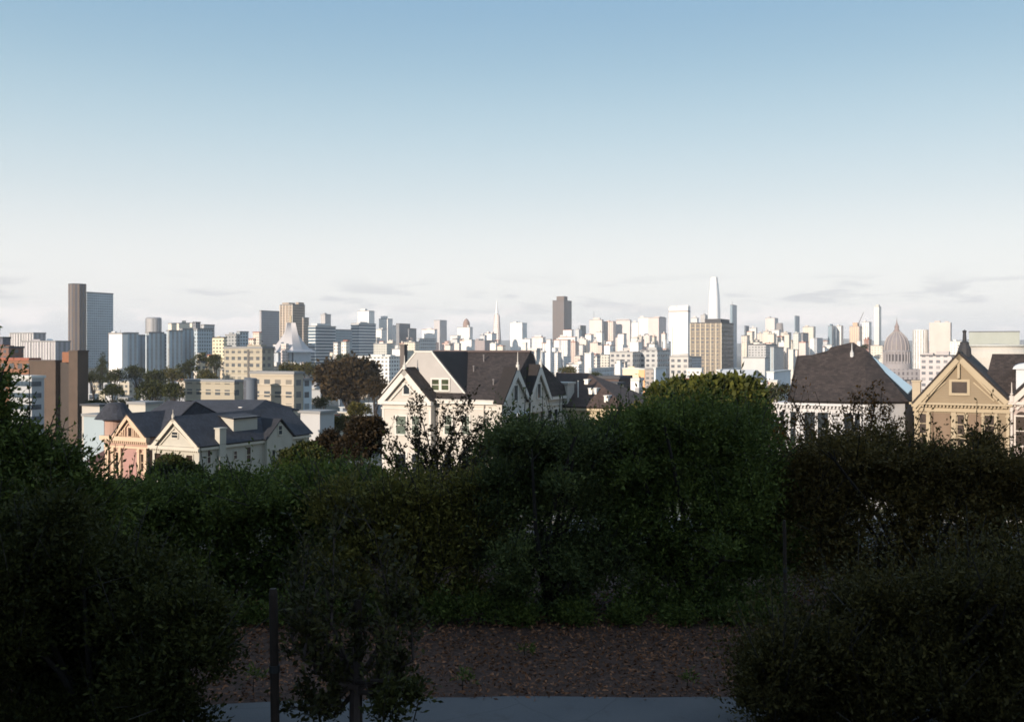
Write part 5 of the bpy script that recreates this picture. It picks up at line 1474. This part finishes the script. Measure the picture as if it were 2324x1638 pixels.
far_tree('dark tree below the blue side of the cream house', 520, 1068, 140, 120, 48, L_DARK, 4000, lumps=9, seed=18, name='street_tree')
cypress('small dark conifer beside the brown hipped house', 1377, 918, 26, 80, 70, L_DARK, 900)
cypress('second small dark conifer right of the first by the hipped house', 1410, 935, 24, 70, 66, L_DARK, 900)

# near shrubs
def lumps(poly, n, rr, seed):
    """uneven heap of small clumps inside an outline"""
    rnd = random.Random(seed); out = []
    xs, ys = [p[0] for p in poly], [p[1] for p in poly]
    while len(out) < n:
        x, y = rnd.uniform(min(xs), max(xs)), rnd.uniform(min(ys), max(ys))
        c = False
        for (xa, ya), (xb, yb) in zip(poly, poly[1:] + poly[:1]):
            if (ya > y) != (yb > y) and x < (xb - xa) * (y - ya) / (yb - ya) + xa: c = not c
        if c: out.append((x, y, rnd.uniform(*rr), rnd.uniform(-.9, .9), rnd.uniform(.7, 1.3)))
    return out
LF_DEEP = leafm((.029, .046, .018), .5); LF_BLUE = leafm((.028, .042, .024), .5); LF_OLIVE = leafm((.045, .050, .020), .5); LF_BROWN = leafm((.032, .029, .015), .5); LF_MID = leafm((.034, .050, .015), .5)
plant('evergreen_shrub', 'tall dark evergreen shrub right of centre with a broad rounded top', 'shrub', 14.6,
      [(1450, 1050, 120), (1580, 1030, 140), (1690, 1060, 110), (1400, 1180, 130), (1530, 1190, 160), (1670, 1190, 130), (1420, 1330, 120), (1560, 1340, 150), (1690, 1330, 110), (1440, 1410, 70, -.4), (1560, 1410, 80, -.4), (1660, 1400, 70, -.4), (1740, 1420, 70), (1740, 1200, 70, .5), (1500, 1000, 70, .8), (1650, 1000, 70, .8)] + lumps([(1370, 955), (1745, 955), (1745, 1060), (1370, 1060)], 20, (22, 50), 61) + lumps([(1380, 1080), (1740, 1080), (1740, 1400), (1380, 1400)], 24, (35, 60), 62),
      15000, .30, 6, .062, LF_DEEP, .6, trunk=1560, trunk_r=.12, seed=31)
plant('evergreen_shrub', 'dark blue-green shrub in the middle with feathery upright top', 'shrub', 14.2,
      [(1190, 1060, 90), (1290, 1060, 95), (1380, 1050, 90, .6), (1150, 1160, 100), (1270, 1170, 140), (1130, 1290, 90), (1250, 1320, 130), (1350, 1300, 110), (1150, 1390, 70), (1280, 1410, 80), (1165, 1010, 40), (1330, 1020, 45, .4)] + lumps([(1110, 985), (1370, 985), (1370, 1070), (1110, 1070)], 14, (20, 42), 63) + lumps([(1090, 1090), (1340, 1090), (1340, 1390), (1090, 1390)], 18, (30, 55), 64),
      13000, .30, 6, .055, LF_BLUE, .9, trunk=1240, trunk_r=.10, seed=32)
plant('grey_green_shrub', 'looser grey-green shrub left of the middle shrub', 'shrub', 14.0,
      [(1000, 1180, 80), (1060, 1140, 70), (940, 1230, 90), (880, 1170, 90), (1010, 1290, 80), (920, 1330, 70), (840, 1250, 80), (760, 1180, 80), (980, 1370, 60), (880, 1390, 55), (1060, 1360, 60), (1070, 1230, 80), (800, 1340, 60), (740, 1300, 60)] + lumps([(760, 1080), (1090, 1080), (1090, 1180), (760, 1180)], 12, (20, 45), 68),
      5200, .32, 6, .062, LF_OLIVE, .7, trunk=960, trunk_r=.06, seed=33, inner=.3)
plant('dark_shrub', 'wide dark shrub mass behind the stakes at left', 'shrub', 15.2,
      [(640, 1165, 100), (540, 1160, 95), (440, 1175, 95), (340, 1180, 95), (740, 1150, 90), (600, 1250, 130), (460, 1260, 140), (330, 1260, 130), (720, 1240, 120), (540, 1370, 120), (640, 1350, 100), (740, 1340, 90), (820, 1230, 90), (220, 1300, 120), (260, 1190, 80), (430, 1370, 120), (820, 1175, 75), (900, 1180, 75)] + lumps([(230, 1125), (560, 1115), (930, 1085), (930, 1150), (230, 1175)], 24, (20, 42), 65) + lumps([(240, 1150), (800, 1150), (800, 1380), (240, 1380)], 26, (30, 60), 66),
      14000, .34, 6, .07, LF_DEEP, .5, trunk=520, trunk_r=.1, seed=34)
plant('left_tree'.replace('left_', 'dark_'), 'dark tree rising along the left edge', 'tree', 11.6,
      [(-15, 945, 48), (70, 1045, 62), (-10, 1060, 95), (150, 1070, 50), (60, 1160, 120), (180, 1140, 70), (10, 1250, 150), (150, 1240, 110), (-60, 980, 80), (-5, 885, 28), (215, 1180, 65)],
      9000, .34, 6, .065, LF_DEEP, .5, trunk=60, trunk_r=.1, seed=35, sprigs=.02)
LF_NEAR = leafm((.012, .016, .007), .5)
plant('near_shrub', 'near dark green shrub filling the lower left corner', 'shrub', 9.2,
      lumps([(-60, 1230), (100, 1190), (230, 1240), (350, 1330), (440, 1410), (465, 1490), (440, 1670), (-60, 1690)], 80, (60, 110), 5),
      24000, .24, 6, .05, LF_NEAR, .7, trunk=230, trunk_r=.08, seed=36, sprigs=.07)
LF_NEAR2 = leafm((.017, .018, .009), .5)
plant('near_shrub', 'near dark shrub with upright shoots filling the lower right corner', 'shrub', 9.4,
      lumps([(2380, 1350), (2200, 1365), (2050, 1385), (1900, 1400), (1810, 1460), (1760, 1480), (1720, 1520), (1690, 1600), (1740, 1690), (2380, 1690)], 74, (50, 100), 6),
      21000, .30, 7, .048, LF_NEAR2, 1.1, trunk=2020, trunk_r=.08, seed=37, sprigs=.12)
plant('brown_shrub', 'brownish dark shrub mass below the tan house', 'shrub', 14.6,
      [(1860, 1130, 90), (1980, 1090, 100), (2100, 1105, 105), (2220, 1115, 100), (2320, 1150, 100), (1850, 1200, 120), (1990, 1200, 150), (2150, 1210, 150), (2290, 1230, 130), (1900, 1320, 100), (2060, 1330, 110), (2220, 1320, 110)] + lumps([(1780, 1020), (2330, 1020), (2330, 1090), (1780, 1090)], 22, (20, 45), 67),
      14000, .32, 6, .062, LF_BROWN, .6, trunk=2080, trunk_r=.1, seed=38)
plant('clipped_shrub', 'smooth-topped dark green shrub under the tan house posts', 'shrub', 22.0,
      [(2120, 1085, 72), (2210, 1088, 72), (2290, 1116, 72), (2370, 1138, 70)], 6000, .26, 6, .07, LF_DEEP, .4, trunk=2200, trunk_r=.1, seed=39)
plant('thicket', 'dark thicket closing the gap behind the grey-green shrub', 'shrub', 18.0,
      [(860, 1190, 95), (960, 1190, 95), (1060, 1170, 90), (900, 1260, 120), (1020, 1260, 120), (1110, 1200, 90), (800, 1240, 100), (860, 1360, 90), (980, 1370, 100)], 9000, .34, 6, .085, LF_BROWN, .5, trunk=960, trunk_r=.1, seed=51)
plant('thicket', 'dark thicket seen between the middle shrub and the brown shrub mass', 'shrub', 18.0,
      [(1760, 1110, 85), (1740, 1170, 110), (1820, 1150, 110), (1760, 1270, 120), (1840, 1280, 110), (1790, 1380, 90)], 6500, .34, 6, .085, LF_DEEP, .5, trunk=1780, trunk_r=.1, seed=52)
plant('thicket', 'dark thicket below the pink and cream houses behind the wide dark shrubs', 'shrub', 27.0,
      [(240, 1185, 80), (330, 1180, 85), (420, 1175, 85), (510, 1180, 85), (600, 1165, 90), (680, 1130, 85), (760, 1120, 75), (840, 1130, 75), (300, 1230, 110), (450, 1230, 110), (600, 1220, 110), (740, 1200, 100)], 9000, .4, 6, .11, LF_MID, .5, trunk=500, trunk_r=.12, seed=53)
plant('thicket', 'dark thicket at the foot of the lit round tree', 'shrub', 28.0,
      [(1120, 1060, 80), (1220, 1050, 80), (1320, 1040, 85), (1420, 1010, 90), (1520, 1000, 90), (1620, 1000, 90), (1710, 1000, 80), (1280, 1140, 90), (1420, 1120, 100), (1580, 1110, 110)], 9000, .4, 6, .11, LF_DEEP, .5, trunk=1420, trunk_r=.12, seed=54)
plant('low_shrub', 'low dark shrub at the back edge of the mulch bank', 'shrub', 13.7,
      [(1000, 1400, 45), (1080, 1395, 50), (1180, 1415, 50), (1300, 1420, 50), (1420, 1425, 50), (1540, 1425, 50), (1650, 1420, 50), (1740, 1420, 50), (900, 1400, 45), (560, 1420, 50), (650, 1405, 50), (740, 1395, 45), (820, 1395, 45)], 4200, .22, 6, .055, LF_DEEP, .5, trunk=1360, trunk_r=.04, seed=55, limb=False)
# open, airy trees
def airy(label, foot, D, tips, leaf, size, per, r, seed, spread=.22, fork=None, dense=1.0):
    """tree of separate thin branches with leaves strung along them"""
    rnd = random.Random(seed)
    X = tx(foot) * D; gz = ground_z(X, D)
    o = thing('young_tree', label, 'tree', (X, D, gz))
    m = MB(); fz = (HY - fork) / F * D - gz
    m.tube((0, 0, -.3), (0, 0, fz), r * 1.2, r * .8, 8)
    P, Q = [], []
    for (px, py, dy) in tips:
        e = at(px, py, D + dy) - Vector((X, D, gz))
        a = Vector((0, 0, fz * rnd.uniform(.75, 1.0)))
        mid = a + (e - a) * .5 + Vector((rnd.uniform(-.3, .3), rnd.uniform(-.3, .3), -.15))
        m.tube(a, mid, r * .5, r * .28, 6); m.tube(mid, e, r * .28, r * .06, 5)
        L = (e - a).length
        for k in range(int(9 * dense)):
            u = rnd.uniform(.25, 1.0)
            b = a + (mid - a) * (u * 2) if u < .5 else mid + (e - mid) * (u * 2 - 1)
            d = (e - mid).normalized() + Vector((rnd.uniform(-1, 1), rnd.uniform(-1, 1), rnd.uniform(-.3, .9)))
            d.normalize(); ln = L * spread * rnd.uniform(.4, 1.2)
            t_ = b + d * ln
            m.tube(b, t_, r * .10, r * .03, 4)
            for j in range(per):
                v = rnd.random(); P.append(tuple(b + d * ln * v + Vector((rnd.gauss(0, .03), rnd.gauss(0, .03), rnd.gauss(0, .03))))); Q.append(tuple(d * .5 + Vector((rnd.gauss(0, 1), rnd.gauss(0, 1), rnd.gauss(0, 1))) * .6))
        for j in range(per * 3):
            u = rnd.uniform(.4, 1.0); b = a + (mid - a) * (u * 2) if u < .5 else mid + (e - mid) * (u * 2 - 1)
            P.append(tuple(b + Vector((rnd.gauss(0, .05), rnd.gauss(0, .05), rnd.gauss(0, .05))))); Q.append((rnd.gauss(0, 1), rnd.gauss(0, 1), rnd.gauss(0, 1)))
    m.build('trunk', bark((.05, .035, .03)), o)
    leaf_mesh('crown', np.array(P), np.array(Q), size, leaf, o, .5)
    return o
airy('open airy tree with thin leafy branches in front of the white corner house', 985, 24.0,
     [(945, 905, 0), (930, 925, .4), (955, 940, -.4), (915, 960, .3), (1052, 915, .2), (1035, 935, -.3), (1068, 925, 0), (1012, 930, .2), (1110, 940, .3), (1085, 960, -.2), (1130, 985, 0), (880, 985, .2), (900, 1010, -.3), (1100, 1005, .4), (1060, 990, -.4), (990, 980, 0), (870, 1030, 0), (940, 1000, .5), (1120, 1030, -.3), (1020, 1010, -.5), (960, 1040, .4), (1070, 1050, .2), (905, 1050, .1)],
     leafm((.015, .015, .010), .5), .09, 17, .085, 5, fork=1130, dense=1.35)
airy('second airy tree standing close behind, before the blue gables', 1150, 27.0,
     [(1140, 935, 0), (1162, 928, .3), (1130, 955, -.3), (1180, 955, .2), (1196, 978, 0), (1120, 980, .2), (1160, 980, -.3), (1190, 1005, .3), (1130, 1015, 0)],
     leafm((.022, .028, .014), .5), .09, 22, .05, 6, fork=1120, dense=1.1)
airy('sparse tree with a few orange leaves in front of the steep dark roof', 1900, 25.0,
     [(1795, 900, 0), (1785, 880, .2), (1830, 945, -.3), (1800, 960, .3), (1870, 960, .2), (1900, 940, -.2), (1850, 985, .3), (1790, 1000, 0), (1940, 900, .2), (1965, 885, 0), (1990, 905, -.3), (2020, 925, .3), (1975, 945, .2), (2040, 960, 0), (2000, 980, -.2), (1950, 985, .4), (1910, 1000, 0), (2060, 1010, .2), (2000, 925, .3), (1985, 940, -.2), (2025, 950, .1), (2010, 1000, .3), (1970, 970, -.3), (2035, 990, .4), (1760, 930, .2), (1745, 970, 0), (1860, 1020, 0), (1820, 1030, .3), (2050, 1030, -.2)],
     leafm((.018, .018, .010), .5, hue=(3.4, 1.5, .5)), .085, 18, .085, 8, fork=1140, dense=1.6)
airy('staked sapling with sparse leaves beside the path', 805, 8.6,
     [(760, 1180, 0), (700, 1230, .2), (850, 1210, -.2), (660, 1300, .3), (720, 1320, -.2), (900, 1290, .2), (930, 1350, 0), (690, 1400, -.3), (760, 1290, .3), (870, 1400, -.2), (660, 1480, .2), (900, 1470, .1), (740, 1440, -.4), (690, 1560, .1), (940, 1560, 0), (880, 1540, .3), (730, 1600, -.3), (820, 1330, .2), (650, 1600, .2)],
     leafm((.014, .017, .010), .5), .06, 18, .05, 9, fork=1500, dense=2.0, spread=.3)
plant('low_plant', 'low leafy plant at the near edge of the path', 'plant', 7.6, [(900, 1600, 50), (950, 1590, 30), (870, 1640, 50)], 160, .16, 6, .05, LF_NEAR, .7, trunk=900, trunk_r=.015, seed=41, leafname='leaves', stem='stem')

for lab, px, py, D, n in (('small green weed tuft on the mulch at the foot of the thick stake', 575, 1535, 10.9, 26), ('small green weed tuft on the mulch below the grey-green shrub', 1050, 1540, 11.0, 30),
                          ('small green weed tuft in the middle of the mulch bank', 1190, 1480, 12.2, 24), ('small green weed tuft by the path edge on the right', 1560, 1545, 11.1, 22)):
    plant('weed_tuft', lab, 'weed', D, [(px, py, 22), (px + 18, py + 6, 16)], n, .09, 5, .05, LF_DEEP, 1.2, .1, .3, trunk=px, trunk_r=.006, seed=n, stem='stem', leafname='leaves', sprigs=0)
# wooden stakes
def stake(label, px, ytop, ybot, D, r, lean=0.0):
    a = at(px, ytop, D); b = at(px + lean, ybot, D); gz = ground_z(b.x, D)
    o = thing('wooden_stake', label, 'stake', (b.x, D, gz))
    m = MB(); t_ = a - Vector((b.x, D, gz)); d = t_.normalized()
    m.tube((0, 0, -.25), t_ - d * .05, r * 1.06, r, 12); m.tube(t_ - d * .05, t_, r, r * .8, 12)
    m.build('post', bark((.022, .012, .007)), o)
    m = MB(); c = t_ * .62; m.tube(c - d * .03, c + d * .03, r * 1.25, r * 1.25, 12); m.build('rubber_tie', paint((.02, .02, .02)), o)
stake('thick round wooden stake standing at the path edge left of the sapling', 620, 1335, 1640, 8.4, .036, 8)
stake('second round stake hidden among the sapling leaves', 812, 1360, 1640, 8.7, .036, 2)
stake('thin tall stake among the shrubs on the right', 1780, 1180, 1420, 12.5, .022, 4)
# glowing lamp added in the dark trees, standing in for a warm glint
def lamp():
    D = 66; p = at(775, 1066, D); gz = ground_z(p.x, D)
    o = thing('glint_lamp', 'added lamp standing in for a warm glint among the dark trees left of centre', 'stand-in lamp', (p.x, D, gz))
    h = p.z - gz
    m = MB(); m.tube((0, .9, 0), (0, .9, h + .3), .07, .05, 8); m.tube((0, .9, h + .25), (0, 0, h + .3), .04, .035, 6); m.build('pole', paint((.05, .05, .05)), o)
    m = MB(); m.lathe([(.05, h + .34), (.22, h + .26), (.25, h + .16)], 0, 0, 12); m.build('hood', paint((.05, .05, .05)), o)
    t = NT('glint_glow'); t.b.inputs['Emission Color'].default_value = (1, .72, .42, 1); t.b.inputs['Emission Strength'].default_value = 5
    m = MB(); m.lathe([(.24, h + .15), (.22, h + .05), (.12, h - .04), (0, h - .06)], 0, 0, 12); m.build('glint_bulb', t.out((1, .8, .6, 1), .5), o, True)
lamp()
# leaf litter and wood chips on the mulch bank
def litter():
    n = 26000
    Y = rng.uniform(10.6, 15.5, n); X = rng.uniform(-6.5, 6.5, n)
    keep = Y > 10.78 - .045 * np.maximum(0, -X - .5) ** 1.7 + rng.normal(0, .08, n)
    X, Y = X[keep], Y[keep]
    P = np.stack([X, Y, np.full(len(X), -3.79)], 1); P[:, 2] += rng.uniform(0, .035, len(X))
    D = rng.normal(size=(len(X), 3)); D[:, 2] = np.abs(D[:, 2]) * .35
    o = leaf_mesh('leaf_litter', P, D, .056, leafm((.036, .019, .013), .7, .0, (2.0, 1.9, 1.9)), None, .42)
    tag(o, 'dry brown leaves and wood chips scattered over the mulch bank', kind='stuff')
litter()
